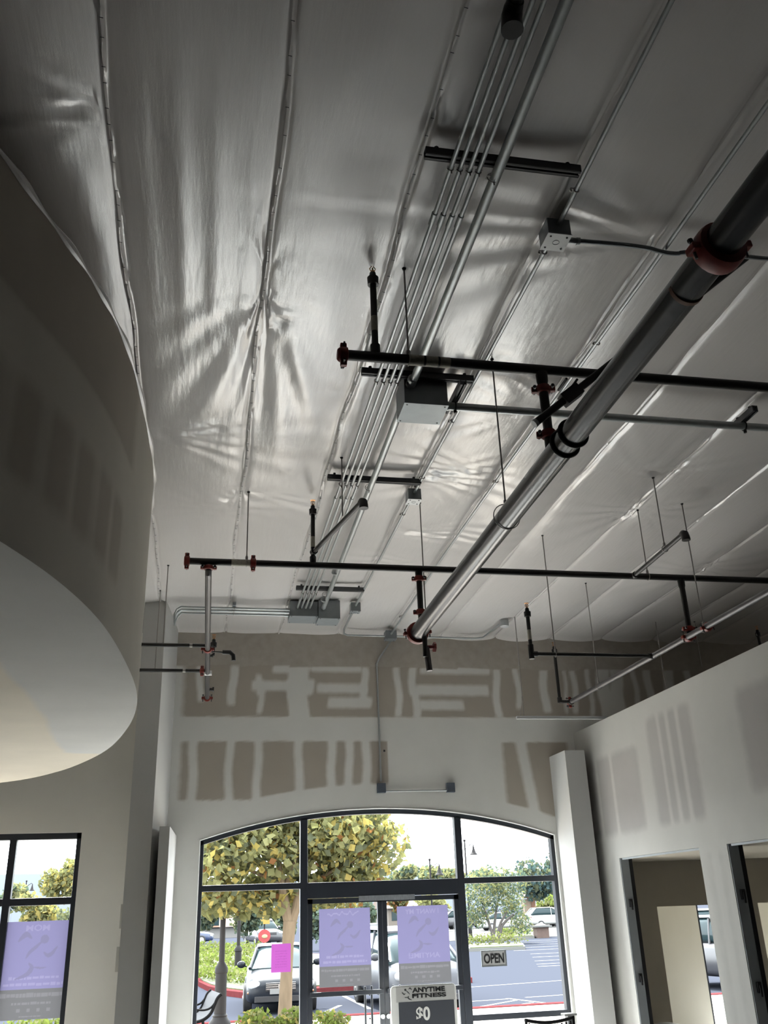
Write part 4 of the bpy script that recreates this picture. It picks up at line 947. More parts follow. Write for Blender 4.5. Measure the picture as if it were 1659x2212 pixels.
for (x, y, z), w, lab in ((J[0], .095, 'square junction box with bright cover feeding the flexible conduit'), (J[1], .085, 'square junction box with bright cover above the riser'), (J[2], .085, 'small junction box right of the wall end boxes')):
    bx = (x-w, x+w, y-w, y+w, 5.20, 5.33); bx = (x-w*.7, x+w*.7, y-w*.7, y+w*.7, 5.225, 5.33); jb.append(bx)
    t = sheetbox(lab, bx, 'junction_box', None, 'ceiling junction boxes', 'coverplate' if lab[0:6] == 'square' else 'galvbox')
    MB().ring((x, y, 5.2205), (0, 0, 1), .018, .0015, 20, 6).build('knockout', M['galvbox'], t)
D = (0, 1, 0)
run('single conduit from the top edge to the first junction box', [(XC-.04, .3, ZR), (J[0][0], jb[0][2]+.01, ZR)], cl=[((J[0][0]-.005, atZ(1240, 410, ZR)[1], ZR), D)])
run('single conduit between the first and second junction boxes', [(J[0][0], jb[0][3]-.01, ZR), (J[1][0], jb[1][2]+.01, ZR)], cl=[((J[0][0], jb[0][3]+.1, ZR), D), ((XC, 5.9, ZR), D), ((XC, 6.9, ZR), D)])
run('single conduit between the second and third junction boxes', [(J[1][0], jb[1][3]-.01, ZR), (J[2][0], jb[2][2]+.01, ZR)], cl=[((J[1][0], 7.7, ZR), D)])
yw = 11.72
J4 = atZ(848, 1367, 5.25); bx4 = (J4[0]-.075, J4[0]+.075, 11.64, 11.78, 5.20, 5.31)
sheetbox('small junction box at the front wall under the ceiling edge', bx4, 'junction_box', None, 'ceiling junction boxes')
run('conduit bending from the third junction box along the front wall', [(J[2][0], jb[2][3]-.01, ZR), (J[2][0], 11.5, ZR-.02), (J[2][0]+.02, 11.66, ZR-.035), (J[2][0]+.08, yw, ZR-.04), (bx4[0]+.01, yw, ZR-.04)], cl=[((J[2][0], 10.85, ZR), D)])
rb = atZ(1090, 1351, 5.25)
run('conduit along the front wall rising to the round box', [(bx4[1]-.01, yw, ZR-.04), (rb[0]-.22, yw, ZR-.05), (rb[0]-.12, yw-.04, ZR-.04), (rb[0]-.03, rb[1]+.06, ZR), (rb[0], rb[1], ZR)], cps=[((bx4[1]+.25, yw, ZR-.042), (1, 0, 0))])
t = thing('round_box', 'round ceiling box at the end of the front wall conduit', 'electrical box', (rb[0], rb[1], 5.25))
MB().lathe((rb[0], rb[1], 5.235), (0, 0, 1), [(0, .055), (.03, .058), (.09, .058)], 22).build('box_body', M['galv'], t)
MB().lathe((rb[0], rb[1], 5.228), (0, 0, 1), [(0, .05), (.008, .06)], 22).build('cover', M['coverplate'], t)
# third run parallel to the main
c3 = [atZ(1664, 228, ZR), atZ(1300, 742, ZR), atZ(1062, 1038, ZR)]
run('conduit running parallel to the thick main pipe down to the front wall', [(2.47, .3, ZR), (2.465, 4.0, ZR), (2.43, 6.5, ZR), (2.42, 9, ZR), (J4[0], bx4[2]+.01, ZR-.03)], .0125, [((2.462, atZ(1300, 742, ZR)[1], ZR), D), ((2.43, 6.9, ZR), D), ((2.42, 9.5, ZR), D), ((2.42, 10.9, ZR-.01), D)])
wc = [atY(850, 1376, 11.965), atY(818, 1424, 11.975), atY(814, 1436, 11.975), atY(823, 1688, 11.975)]
run('conduit down the front wall to the small box above the arch', [(J4[0]-.02, 11.77, 5.21), wc[0], wc[1], wc[2], wc[3]], .0125, cps=[(wc[2], (0, 0, 1)), (atY(822, 1668, 11.975), (0, 0, 1))])
M['bluebox'] = mat('blue grey box enamel', (.075, .09, .115), .5)
bw = [atY(823, 1703, YW), atY(972, 1702, YW)]
for p, lab in zip(bw, ('blue grey box under the wall conduit above the arch', 'blue grey box at the right end of the level conduit above the arch')):
    t = thing('wall_box', lab, 'electrical box', (p[0], YW, p[2]), 'boxes above the arch')
    MB().box(p[0]-.055, p[0]+.055, YW-.055, YW-.001, p[2]-.06, p[2]+.06).build('box_body', M['bluebox'], t, smooth=False, bevel=.004)
    MB().box(p[0]-.05, p[0]+.05, YW-.059, YW-.055, p[2]-.055, p[2]+.055).build('cover', M['bluebox'], t, smooth=False)
a, c = atY(836, 1709, 11.97), atY(960, 1708, 11.97)
run('short level conduit joining the two wall boxes above the arch', [(bw[0][0]+.05, 11.972, a[2]), (bw[1][0]-.05, 11.972, a[2])], .011)
a = PX(830, 1622); t = tag(MB().box(a[0]-.012, a[0]+.012, YW-.01, YW-.001, a[2]-.012, a[2]+.012).build('wall_anchor', M['dark'], None, smooth=False), 'tiny dark anchor on the bare drywall beside the wall conduit', 'anchor')
# flexible conduit and crossing conduit
fl = [atZ(x, y, 5.26) for x, y in ((1226, 519), (1280, 523), (1350, 529), (1400, 536), (1425, 543), (1460, 548), (1560, 550), (1680, 556))]
t = thing('flexible_conduit', 'flexible metal conduit from the first junction box passing behind the main pipe', 'conduit', fl[0])
fl[-1][0] += 1.5; P = catmull(fl, 5); b = MB(); b.tube(P, .013, 10); b.build('pipe', M['galvbox'], t)
MB().lathe(fl[0], (1, 0, 0), [(-.02, .018), (.05, .018), (.052, .022), (.07, .022)], 12).build('connector', M['galv'], t)
hy = 5.52; hz_ = 5.19
t = thing('conduit', 'thick conduit crossing to the right from the big pull box behind the main', 'conduit', (pb[1], hy, hz_), 'thick galvanised conduits')
MB().tube([(pb[1]-.01, hy, hz_), (8.2, hy, hz_)], .03, 16).build('pipe', M['galv'], t)
MB().lathe((pb[1]+.002, hy, hz_), (1, 0, 0), [(0, .04), (.02, .04), (.022, .034), (.05, .034)], 14).build('connector', M['galv'], t)
for px, py, lab in ((972, 873, 'short strut on the crossing conduit beside the big pull box'), (1600, 908, 'short strut on the crossing conduit at the far right')):
    a = atZ(px, py, 5.24); strut(lab, (a[0]+.02, a[1]-.30 if px < 1000 else a[1]-.17, 5.25), (a[0]+.02, a[1]+.12, 5.25), .045, .05)
    t = bpy.data.objects[[o.name for o in COL.objects if o.get('label') == lab][0]]
    b = MB(); b.ring((a[0]+.02, hy, hz_), (1, 0, 0), .033, .006, 18, 8); b.lathe((a[0]+.02, hy+.0, hz_-.055), (0, 0, 1), [(0, .012), (.025, .012)], 8); b.build('clamp', M['dark'], t)
# ------------------------------------------------------------------ outside: ground
ZL = -.35
def slab(name, poly, z, mt, th=.05):
    (x0, y0), (x1, y1) = poly[0], poly[2]; us = np.linspace(x0, x1, max(2, int((x1-x0)/4))); vs = np.linspace(y0, y1, max(2, int((y1-y0)/4)))
    return structure(MB().grid(lambda x, y: (x, y, z), us, vs).build(name, M[mt], smooth=False))
def _slab(name, poly, z, mt, th=.05):
    return structure(MB().prism([(x, y, z-th) for x, y in poly], (0, 0, th)).build(name, M[mt], smooth=False))
slab('ground_lot', [(-120, 20.5), (160, 20.5), (160, 420), (-120, 420)], ZL, 'asphalt', .2)
slab('ground_plaza', [(-60, 12.25), (80, 12.25), (80, 21.0), (-60, 21.0)], -.12, 'plaza', .3)
slab('ground_road', [(14, 66), (160, 66), (160, 100), (14, 100)], ZL+.02, 'roadpale', .05)
b = MB(); b.box(-60, 80, 21.0, 21.25, ZL-.1, -.10); structure(b.build('kerb_front', M['kerbred'], smooth=False))
def G(x, y, z=ZL): return atZ(x, y, z)
b = MB()
def stripe(p, q, w=.11, z=ZL+.004):
    p, q = np.array(p[:2]), np.array(q[:2]); d = unit(q-p); u = np.array((-d[1], d[0]))*w/2
    b.add([(*(p+u), z), (*(q+u), z), (*(q-u), z), (*(p-u), z)], [(3, 2, 1, 0)])
for x0, y0, x1, y1 in ((1010, 2133, 1215, 2118), (1010, 2164, 1100, 2158), (1095, 2157, 1222, 2172), (1010, 2180, 1120, 2160), (1035, 2185, 1150, 2166), (1095, 2186, 1185, 2168), (1135, 2155, 1222, 2149), (735, 2148, 800, 2180), (700, 2188, 735, 2172)):
    stripe(G(x0, y0), G(x1, y1), .12)
for y in (2034, 2038, 2043, 2048, 2054, 2061, 2068, 2076, 2083, 2088):
    p = G(1130+ (y-2034)*.6 if y > 2060 else 1110, y); stripe((p[0], p[1]), (p[0]+22, p[1]), .16)
structure(b.build('ground_markings', M['line'], smooth=False))
# ------------------------------------------------------------------ plants
def leaves(b, cen, rad, n, size, nm, squash=1., shell=.0):
    P = rng.normal(size=(n, 3)); P /= np.linalg.norm(P, axis=1)[:, None]; rr = rng.uniform(shell, 1, n)**(1/2.2); P = P*rr[:, None]*np.array(rad)+np.array(cen)
    A = rng.normal(size=(n, 3)); A /= np.linalg.norm(A, axis=1)[:, None]; B = np.cross(A, rng.normal(size=(n, 3))); B /= np.linalg.norm(B, axis=1)[:, None]; s = size*rng.uniform(.6, 1.3, n); Cn = np.cross(A, B)
    mi = rng.choice(len(nm), n, p=nm)
    for i in range(n):
        p, a, c, k = P[i], A[i]*s[i]*.5, B[i]*s[i]*.42*squash, Cn[i]*s[i]*.1
        o = len(b.v); b.v += [tuple(p-a), tuple(p+c+k), tuple(p+a), tuple(p-c+k)]; b.f += [(o, o+1, o+2), (o, o+2, o+3)]; b.m += [int(mi[i])]*2
def foliage(par, blobs, mats, size, nm, name='foliage', squash=1.):
    b = MB()
    for c, r, n in blobs: leaves(b, c, r, n, size, nm, squash)
    o = b.build(name, [M[k] for k in mats], par, smooth=False); o['kind'] = 'stuff'; return o
# plane tree just beyond the walk
ty = 20.0
tb = atZ(614, 2216, -.1); X0 = tb[0]
t = thing('street_tree', 'large tree with yellow green leaves and forked pale trunk outside left of the doors', 'tree', (X0, tb[1], -.12))
ty = tb[1]; k = lambda x, y: atY(x, y, ty)
b = MB(); b.tube([(X0, ty, -.15), k(619, 2100), k(622, 2040), k(626, 1990)], [.14, .115, .115, .13], 12)
b.tube([k(626, 1998), k(616, 1960), k(611, 1920), k(600, 1860), k(580, 1800)], [.11, .10, .085, .06, .03], 10); b.tube([k(628, 1998), k(640, 1960), k(646, 1925), k(665, 1870), k(700, 1800)], [.10, .085, .08, .06, .03], 10)
b.tube([k(613, 1930), k(640, 1850), k(650, 1780)], [.06, .04, .02], 8); b.tube([k(646, 1925), k(720, 1880), (k(790, 1850))], [.05, .03, .015], 8); b.tube([k(610, 1910), k(540, 1880), k(480, 1850)], [.05, .03, .015], 8)
b.build('trunk', M['trunk'], t)
bl = []
for x, y, rx, rz, n in ((470, 1850, .75, .7, 420), (530, 1810, .8, .7, 420), (460, 1940, .6, .38, 220), (520, 1935, .65, .42, 230), (590, 1930, .6, .45, 230), (600, 1840, .7, .6, 260), (560, 1760, .8, .6, 260), (690, 1840, .7, .75, 480), (720, 1780, .8, .7, 480), (760, 1850, .7, .6, 380), (680, 1930, .5, .35, 160), (740, 1920, .6, .42, 220), (650, 1760, .6, .5, 200), (800, 1790, .55, .5, 170), (830, 1830, .4, .45, 110), (810, 1900, .35, .3, 90), (620, 1700, 1.3, .7, 500), (440, 1780, .9, .8, 380), (790, 1720, .7, .6, 200)):
    p = k(x, y); bl.append(((p[0], ty+random.uniform(-.7, .7), p[2]), (rx, 1.0, rz), n))
foliage(t, [(c, tuple(v*1.06 for v in r), int(n*2.0)) for c, r, n in bl], ['leafg', 'leafd', 'leafy', 'leafl', 'leafo'], .165, [.34, .14, .22, .27, .03])
# planters with shrubs in front of the parked cars
for (x, y, label) in ((555, 2205, 'low lime green shrub under the tree before the dark blue car'), (640, 2203, 'low lime green shrub right of the tree trunk'), (712, 2208, 'flowering low shrub seen through the left door')):
    p = atZ(x, y, .1); t = thing('shrub', label, 'shrub', (p[0], p[1], -.12), 'shrubs in the front planter')
    foliage(t, [((p[0], p[1], .05), (.38, .34, .25), 420)], ['leafp', 'leafg', 'leafy'], .10, [.6, .25, .15])
p = atY(70, 2215, 17.0); t = thing('hedge', 'clipped lime green hedge below the poster in the left window', 'hedge', (p[0], 17.0, -.12))
foliage(t, [((p[0]+dx, 17.0, p[2]-.22), (.5, .5, .42), 520) for dx in (-1.5, -.75, 0, .5)], ['leafp', 'leafg'], .10, [.75, .25])
# round cornered island with red kerb, hedge rows
def island(label, pts, kerb, z1, hrows, mats, name='planting_island'):
    t = thing(name, label, 'planting island', (*np.mean(pts, 0), ZL))
    b = MB(); P = [np.array(p) for p in pts]; c = np.mean(P, 0)
    b.prism([(p[0], p[1], ZL) for p in P], (0, 0, .15)); b.build('kerb', M[kerb], t, smooth=False)
    I = [c+(p-c)*.94 for p in P]; b = MB(); b.prism([(p[0], p[1], ZL+.14) for p in I], (0, 0, z1)); b.build('ground_cover', M['lawn'], t, smooth=False)
    for (a, q, h, n) in hrows:
        bl = [((a[0]+(q[0]-a[0])*u, a[1]+(q[1]-a[1])*u, ZL+.2+h*.5), (.55, .55, h*.6), n) for u in np.linspace(0, 1, 9)]
        foliage(t, bl, mats, .13, [.7, .3], 'hedge')
    return t
pts = [G(x, y)[:2] for x, y in ((418, 2068), (414, 2095), (418, 2118), (430, 2132), (450, 2142), (490, 2152), (536, 2158))] ; pts += [(pts[-1][0]+7, pts[-1][1]+1.5), (pts[-1][0]+8, pts[-1][1]+16), (pts[0][0]+1, pts[0][1]+6)]
g = lambda x, y: G(x, y)[:2]
island('grassy island with a curved red kerb seen in the left end of the entrance window', pts, 'kerbred', .04, [(g(440, 2125), g(540, 2140), .42, 90), (g(432, 2095), g(545, 2105), .5, 90), (g(428, 2075), g(545, 2078), .5, 90), (g(425, 2062), g(560, 2062), .5, 90)], ['leafp', 'leafg'])
pts = [g(1012, 2056), g(1135, 2051), g(1130, 2043), g(1010, 2046)]
island('island with clipped hedge under the grey leaved tree', pts, 'kerb', .05, [(g(1018, 2050), g(1122, 2046), .55, 60)], ['leafg', 'leafp'])
pts = [g(1022, 2034), g(1155, 2027), g(1153, 2023), g(1020, 2030)]
island('low verge with ground cover along the far edge of the lot', pts, 'kerb', .05, [(g(1070, 2029), g(1150, 2024.5), .5, 50)], ['leafp', 'leafg'])
# olive on the island
ob = g(1067, 2040); oy = ob[1]; k = lambda x, y: atY(x, y, oy)
t = thing('olive_tree', 'grey leaved multi-stemmed tree on the island right of the doors', 'tree', (ob[0], oy, ZL))
b = MB()
for P in ([(1066, 2042), (1063, 2015), (1055, 1990), (1045, 1960)], [(1067, 2042), (1067, 2010), (1070, 1980), (1075, 1950)], [(1074, 2042), (1077, 2010), (1082, 1992), (1100, 1960)], [(1076, 2042), (1084, 2000), (1094, 1988), (1110, 1975)]):
    b.tube([k(*p) for p in P], [.11, .09, .08, .05], 8)
b.build('trunk', M['trunk2'], t)
bl = [((k(x, y)[0], oy+random.uniform(-.8, .8), k(x, y)[2]), (rx, 1.2, rz), n) for x, y, rx, rz, n in ((1040, 1950, 1.1, 1.2, 480), (1080, 1930, 1.3, 1.2, 560), (1115, 1960, .9, 1.1, 400), (1030, 1985, .8, .6, 240), (1060, 1900, 1.2, .9, 420), (1100, 1905, 1.0, .9, 360), (1120, 1995, .6, .7, 220), (1025, 1920, .7, .9, 240))]
foliage(t, bl, ['leaft', 'leafl', 'leafg'], .26, [.6, .3, .1], squash=.45)
# trees in the distance
def bgtree(label, x, y, rx_px, ry_px, Y, mats, n=900, base=2015, leaf=None, nm=(.6, .4)):
    c = atY(x, y, Y); s = Y/1973*1.09
    t = thing('distant_tree', label, 'tree', (c[0], Y, ZL), 'trees around the car park')
    b = MB(); b.tube([(c[0], Y, ZL), (c[0], Y, c[2])], [.02*s*8, .02*s*4], 8); b.build('trunk', M['trunk2'], t)
    bl = []
    for i in range(7):
        a = random.uniform(0, 6.28); q = random.uniform(.2, .75)
        bl.append(((c[0]+math.cos(a)*q*rx_px*s*.8, Y+random.uniform(-1, 1)*rx_px*s*.4, c[2]+math.sin(a)*q*ry_px*s*.8), (rx_px*s*.5, rx_px*s*.5, ry_px*s*.5), n//7))
    foliage(t, bl, mats, leaf or s*9, list(nm)); return t
bgtree('tall dark tree behind the right end of the entrance window', 1150, 1900, 62, 55, 105, ['leafb', 'leafd'], 1500)
bgtree('second dark tree behind the orange pillar', 1200, 1900, 50, 60, 110, ['leafb', 'leafd'], 1200)
bgtree('pale green tree behind the grey leaved tree', 1060, 1890, 55, 30, 120, ['leafl', 'leaft'], 1000)
bgtree('low bushy tree at the right end behind the pillar', 1185, 1962, 22, 26, 95, ['leafg', 'leafp'], 500)
for x, y, rx, ry, lab in ((880, 1893, 40, 22, 'left of the row of far trees above the right door'), (930, 1890, 40, 22, 'middle of the row of far trees above the right door'), (975, 1897, 34, 22, 'right of the row of far trees above the right door')):
    bgtree('far green tree, ' + lab, x, y, rx*.8, ry, 118 + (x-880)*.35, ['leafl', 'leaft'], 700)
bgtree('tree with orange tips seen over the poster on the right door', 860, 1945, 26, 26, 70, ['leafg', 'leafo'], 500)
bgtree('pale tree over the poster on the right door', 930, 1950, 50, 20, 90, ['leafl', 'leafg'], 600)
for x, y, rx, ry, lab in ((455, 1985, 45, 35, 'dark tree behind the near lamp post'), (530, 1975, 55, 40, 'broad dark tree behind the second lamp post'), (610, 1980, 40, 45, 'dark tree behind the forked trunk'), (690, 1985, 40, 45, 'dark tree behind the left door poster'), (790, 1985, 36, 40, 'dark tree between the two door posters')):
    bgtree(lab, x, y, rx*.85, ry, {455: 74, 530: 64, 610: 78, 690: 60, 790: 72}[x], ['leaft', 'leafd'], 1000)
bgtree('yellow green tree in the right pane of the plain left window', 130, 1915, 38, 52, 48, ['leafg', 'leafy', 'leafl'], 1500, nm=(.4, .3, .3))
bgtree('low yellow tree above the left window poster', 75, 1965, 45, 28, 45, ['leafy', 'leafg', 'leafl'], 900, nm=(.4, .3, .3))
bgtree('green tree behind the lamp in the left window', 28, 1945, 26, 35, 70, ['leafl', 'leaft'], 700)
bgtree('green tree beyond the poster at the left window edge', 140, 1990, 36, 30, 60, ['leafd', 'leafg'], 700)
# hills
def hill(x0, x1, ys, Y, label):
    P = [atY(x, y, Y) for x, y in zip(np.linspace(x0, x1, len(ys)), ys)]; b = MB()
    b.prism([(P[0][0], Y, -3)]+[tuple(p) for p in P]+[(P[-1][0], Y, -3)], (0, 60, 0)); o = b.build('hills', mat('hazy blue hill '+label, (.13, .145, .165), 1), smooth=False); structure(o)
hill(-150, 460, [1900, 1890, 1888, 1886, 1893, 1900, 1908], 410, 'l'); hill(560, 1400, [1895, 1890, 1885, 1880, 1884, 1888, 1880, 1875, 1880], 400, 'r')
# ------------------------------------------------------------------ lamps
def lamp(label, px, pybase, ztop, zb=ZL, arms=1, sc=1., side=1):
    p = atZ(px, pybase, zb); x, y = p[0], p[1]
    t = thing('street_lamp', label, 'street lamp', (x, y, zb), 'car park street lamps')
    b = MB(); b.lathe((x, y, zb), (0, 0, 1), [(0, .21*sc), (.10, .20*sc), (.16, .155*sc), (.2, .13*sc), (.22, .14*sc), (.25, .115*sc)], 24); b.build('base', M['lamppost'], t)
    b = MB(); b.lathe((x, y, zb+.24), (0, 0, 1), [(0, .11*sc), (.70, .105*sc), (.72, .12*sc), (.80, .12*sc), (.90, .06*sc)], 24); b.build('collar', M['lamppost'], t)
    b = MB(); b.tube([(x, y, zb+1.1), (x, y, ztop)], [.055*sc, .042*sc], 14); b.sphere((x, y, ztop+.05), .07*sc); b.build('pole', M['lamppost'], t)
    b = MB(); b.tube([(x, y, ztop-.55), (x+side*.3, y, ztop-.3), (x+side*.5, y, ztop-.18), (x+side*.62, y, ztop-.25)], .022*sc, 8); b.build('arm', M['lamppost'], t)
    b = MB(); b.lathe((x+side*.62, y, ztop-.25), (0, 0, -1), [(0, .03), (.1, .05), (.3, .09), (.5, .16), (.62, .27), (.66, .27)], 18); b.build('lamp_shade', M['lamppost'], t)
    return t
lamp('grey brown lamp post just outside, beside the curved bench', 474, 2222, 5.0, -.12, 1, 1.05)
lamp('shorter looking lamp post standing on the red kerbed island', 513, 2118, 4.8, ZL, 1, 1.15)
lamp('far lamp post with bell lamp seen just right of the doors', 1017, 2031, 6.0, ZL, 1, 1.3)
lamp('far lamp post in the plain left window', 42, 2040, 5.6, ZL, 1, 1.3)
lamp('far lamp post at the edge of the plain left window', 145, 2045, 6.6, ZL, 1, 1.3)
lamp('far lamp post behind the right door poster', 937, 2040, 4.6, ZL, 1, 1.2)
# ------------------------------------------------------------------ curved metal bench
by = 17.0; k = lambda x, y, d=0.: atY(x, y, by+d)
t = thing('metal_bench', 'grey curved metal bench at the lower left corner of the entrance window', 'bench', (k(445, 2200)[0], by, -.12))
M['benchblack'] = mat('black bench frame', (.002, .002, .0025), .5, spec=.05)
M['benchmetal'] = mat('grey perforated bench metal', (.034, .034, .038), .6, spec=.1)
EX = np.array([-.15, .95, 0]); top = k(479, 2147)
prof = catmull([k(*p) for p in ((479, 2147), (470, 2156), (463, 2172), (456, 2188), (444, 2200), (428, 2207), (405, 2209), (388, 2216))], 5)
def sheet(name, P, off):
    b = MB(); n = len(P); vs = []
    for p in P: vs += [p+EX*.04+off, p+EX*.96+off, p+EX*.96+off+np.array([.012, 0, -.012]), p+EX*.04+off+np.array([.012, 0, -.012])]
    b.add(vs, [(4*i+q, 4*i+(q+1) % 4, 4*i+4+(q+1) % 4, 4*i+4+q) for i in range(n-1) for q in range(4)]+[(0, 1, 2, 3), (4*n-1, 4*n-2, 4*n-3, 4*n-4)]); return b.build(name, M['benchmetal'], t)
sheet('backrest', prof[:21], np.zeros(3)); sheet('seat', prof[20:], np.zeros(3))
for f in (0, 1):
    o = EX*f; b = MB(); b.tube([p+o for p in prof], .026, 10); b.build('end_frame', M['benchblack'], t)
    b = MB(); b.tube([p+o for p in catmull([k(*p) for p in ((466, 2164), (455, 2177), (440, 2182), (415, 2181), (398, 2186), (389, 2214))], 5)], .016, 8); b.build('armrest', M['benchblack'], t)
    for q in (22, 33):
        p = prof[q]+o; b = MB(); b.tube([p, (p[0]+(.04 if q < 30 else -.02), p[1], -.12)], .024, 10); b.build('leg', M['benchblack'], t)
# ------------------------------------------------------------------ cars
M['carblue'] = mat('dark steel blue car paint', (.010, .012, .016), .3, spec=.16); M['carsilver'] = mat('silver car paint', (.042, .044, .052), .4, spec=.2); M['carwhite'] = mat('white car paint', (0.1974, 0.1974, 0.1927), .35); M['carred'] = mat('deep red car paint', (0.0752, 0.0094, 0.0094), .3); M['carnavy'] = mat('navy car paint', (0.0141, 0.0235, 0.0564), .3); M['cardark'] = mat('dark grey car paint', (.03, .03, .034), .3)
M['carglass'] = mat('tinted car glass', (.012, .022, .025), .12, spec=.16); M['tyre'] = mat('tyre rubber', (.012, .012, .013), .8); M['alloy'] = mat('alloy wheel', (.25, .25, .25), .35, metal=.6); M['lampglass'] = mat('headlamp whitened for sun glint', (0.3525, 0.3666, 0.376), .15, spec=.8); M['amber'] = mat('amber lens', (0.235, 0.0799, 0.0094), .3); M['plate'] = mat('licence plate', (0.1316, 0.1316, 0.1316), .6); M['chrome'] = mat('chrome trim', (.45, .46, .48), .2, metal=.9)  # headlamp's white base colour stands in for sun glint
def section(y, zb, zt, hw, taper=.0, n=24):
    out = []
    for i in range(n):
        a = 2*math.pi*i/n; c, s = math.cos(a), math.sin(a); e = .42
        x = hw*math.copysign(abs(c)**e, c); u = math.copysign(abs(s)**e, s); z = (zb+zt)/2+(zt-zb)/2*u
        out.append((x*(1-taper*(u+1)/2), y, z))
    return out
def loft(b, st, n=24):
    vs = []
    for s in st: vs += section(*s, n=n)
    k = len(st); return b.add(vs, [(i*n+j, i*n+(j+1) % n, (i+1)*n+(j+1) % n, (i+1)*n+j) for i in range(k-1) for j in range(n)]+[tuple(range(n))[::-1], tuple((k-1)*n+j for j in range(n))])
def car(label, x, y, rot, paint, kind='sedan', group=None, detail=True, z=ZL):
    t = thing('car' if kind != 'van' else 'minivan', label, 'car', (0, 0, 0), group)
    if kind == 'sedan':
        body = [(-2.22, .34, .60, .66), (-2.14, .24, .74, .78), (-1.8, .2, .84, .85), (-1.1, .2, .94, .88), (0, .2, .97, .885), (1.2, .2, .99, .88), (1.9, .22, 1.02, .85), (2.18, .3, .96, .78), (2.24, .42, .85, .68)]
        cab = [(-1.12, .9, .95, .78, .02), (-.75, .9, 1.15, .76, .12), (-.3, .9, 1.40, .74, .2), (.3, .9, 1.46, .74, .22), (.9, .9, 1.43, .74, .22), (1.4, .92, 1.2, .72, .16), (1.75, .95, 1.02, .7, .05)]; roof = [(-.28, 1.38, 1.425, .60, .1), (.3, 1.42, 1.475, .60, .1), (.9, 1.40, 1.445, .59, .1)]
        wx, hw = 1.32, .88
    elif kind == 'suv':
        body = [(-2.3, .42, .80, .70), (-2.2, .32, .98, .84), (-1.8, .28, 1.08, .90), (-1.0, .28, 1.14, .93), (1.5, .28, 1.16, .93), (2.2, .3, 1.15, .90), (2.3, .4, 1.05, .84)]
        cab = [(-1.05, 1.05, 1.12, .84, .02), (-.5, 1.05, 1.60, .80, .14), (.2, 1.05, 1.74, .80, .16), (1.7, 1.05, 1.72, .80, .16), (2.2, 1.1, 1.25, .78, .08)]; roof = [(-.45, 1.6, 1.68, .66, .1), (.2, 1.70, 1.77, .67, .1), (1.75, 1.68, 1.75, .66, .1)]; wx, hw = 1.38, .93
    else:
        body = [(-2.45, .36, .72, .74), (-2.35, .26, .90, .88), (-1.9, .24, 1.02, .96), (-1.3, .24, 1.10, .985), (2.2, .24, 1.12, .98), (2.45, .3, 1.1, .92)]
        cab = [(-1.6, .98, 1.08, .9, .02), (-1.0, 1.0, 1.45, .88, .1), (-.5, 1.0, 1.66, .86, .14), (.2, 1.0, 1.74, .86, .15), (2.0, 1.0, 1.73, .86, .15), (2.42, 1.05, 1.3, .84, .08)]; roof = [(-.5, 1.64, 1.70, .70, .1), (.2, 1.71, 1.78, .72, .1), (2.05, 1.70, 1.77, .71, .1)]; wx, hw = 1.5, .985
    parts = []
    b = MB(); loft(b, [(s[0], s[1], s[2], s[3], .06) for s in body]); parts.append(b.build('car_body', M[paint], t, angle=60))
    b = MB(); loft(b, cab); parts.append(b.build('car_windows', M['carglass'], t, angle=60))
    b = MB(); loft(b, roof)
    for s in (-1, 1):
        for a, c in ((cab[0], cab[2]), (cab[-1], cab[-2])): b.tube([(s*a[3]*(1-a[4])*.98, a[0], a[2]), (s*c[3]*(1-c[4])*.99, c[0], c[2]-.02)], .04, 8)
        b.tube([(s*cab[3][3]*.96, .25, cab[3][1]), (s*cab[3][3]*(1-cab[3][4]), .25, cab[3][2]-.03)], .035, 8)
    parts.append(b.build('roof', M[paint], t, angle=60))
    for sx in (-1, 1):
        for sy_ in (-1, 1):
            b = MB(); yy = sy_*wx; b.lathe((sx*(hw-.20), yy, .32), (sx, 0, 0), [(0, .31), (.02, .325), (.19, .325), (.21, .30)], 28); w = b.build('wheel', M['tyre'], t); parts.append(w)
            b = MB(); b.lathe((sx*(hw+.005), yy, .32), (sx, 0, 0), [(0, .21), (.012, .20), (.014, .06), (.03, .04)], 20); r = b.build('rim', M['alloy'], w); parts.append(r)
    f = body[0][0]; zt_ = body[1][2]; hwf = body[1][3]
    for sx in (-1, 1):
        b = MB(); b.sphere((sx*(hwf-.17), f+.14, zt_-.11), (.19, .13, .115), 18, 10); h = b.build('headlight', M['lampglass'], t); parts.append(h)
        if detail:
            b = MB(); b.sphere((sx*(hwf-.04), f+.17, .47), (.06, .06, .035)); parts.append(b.build('indicator', M['amber'], t))
        b = MB(); my = cab[0][0]+.42; b.sphere((sx*(hw+.09), my, cab[0][2]+.08), (.11, .07, .085), 14, 8); b.obox((sx*(hw-.05), my, cab[0][2]+.03), (sx*(hw+.06), my, cab[0][2]+.06), .05, .04); parts.append(b.build('mirror', M[paint], t))
        b = MB(); b.sphere((sx*(hwf-.14), body[-1][0]-.06, body[-1][2]-.12), (.13, .08, .10)); parts.append(b.build('tail_light', M['carred'], t))
    b = MB(); b.box(-.36, .36, f-.015, f+.1, zt_-.24, zt_-.06); g_ = b.build('grille', M['dark'], t, smooth=False, bevel=.01); parts.append(g_)
    if detail:
        b = MB()
        for z_ in (zt_-.10, zt_-.145, zt_-.19): b.box(-.35, .35, f-.025, f-.01, z_-.009, z_+.009)
        b.lathe((0, f-.03, zt_-.14), (0, 1, 0), [(0, .065), (.02, .07)], 20); parts.append(b.build('grille_bar', M['chrome'], g_, smooth=False))
        b = MB(); b.box(-.62, .62, f-.005, f+.12, .27, .40); parts.append(b.build('lower_intake', M['dark'], t, smooth=False, bevel=.01))
        b = MB(); b.box(-.26, .26, f-.03, f+.02, .44, .55); parts.append(b.build('number_plate', M['plate'], t, smooth=False))
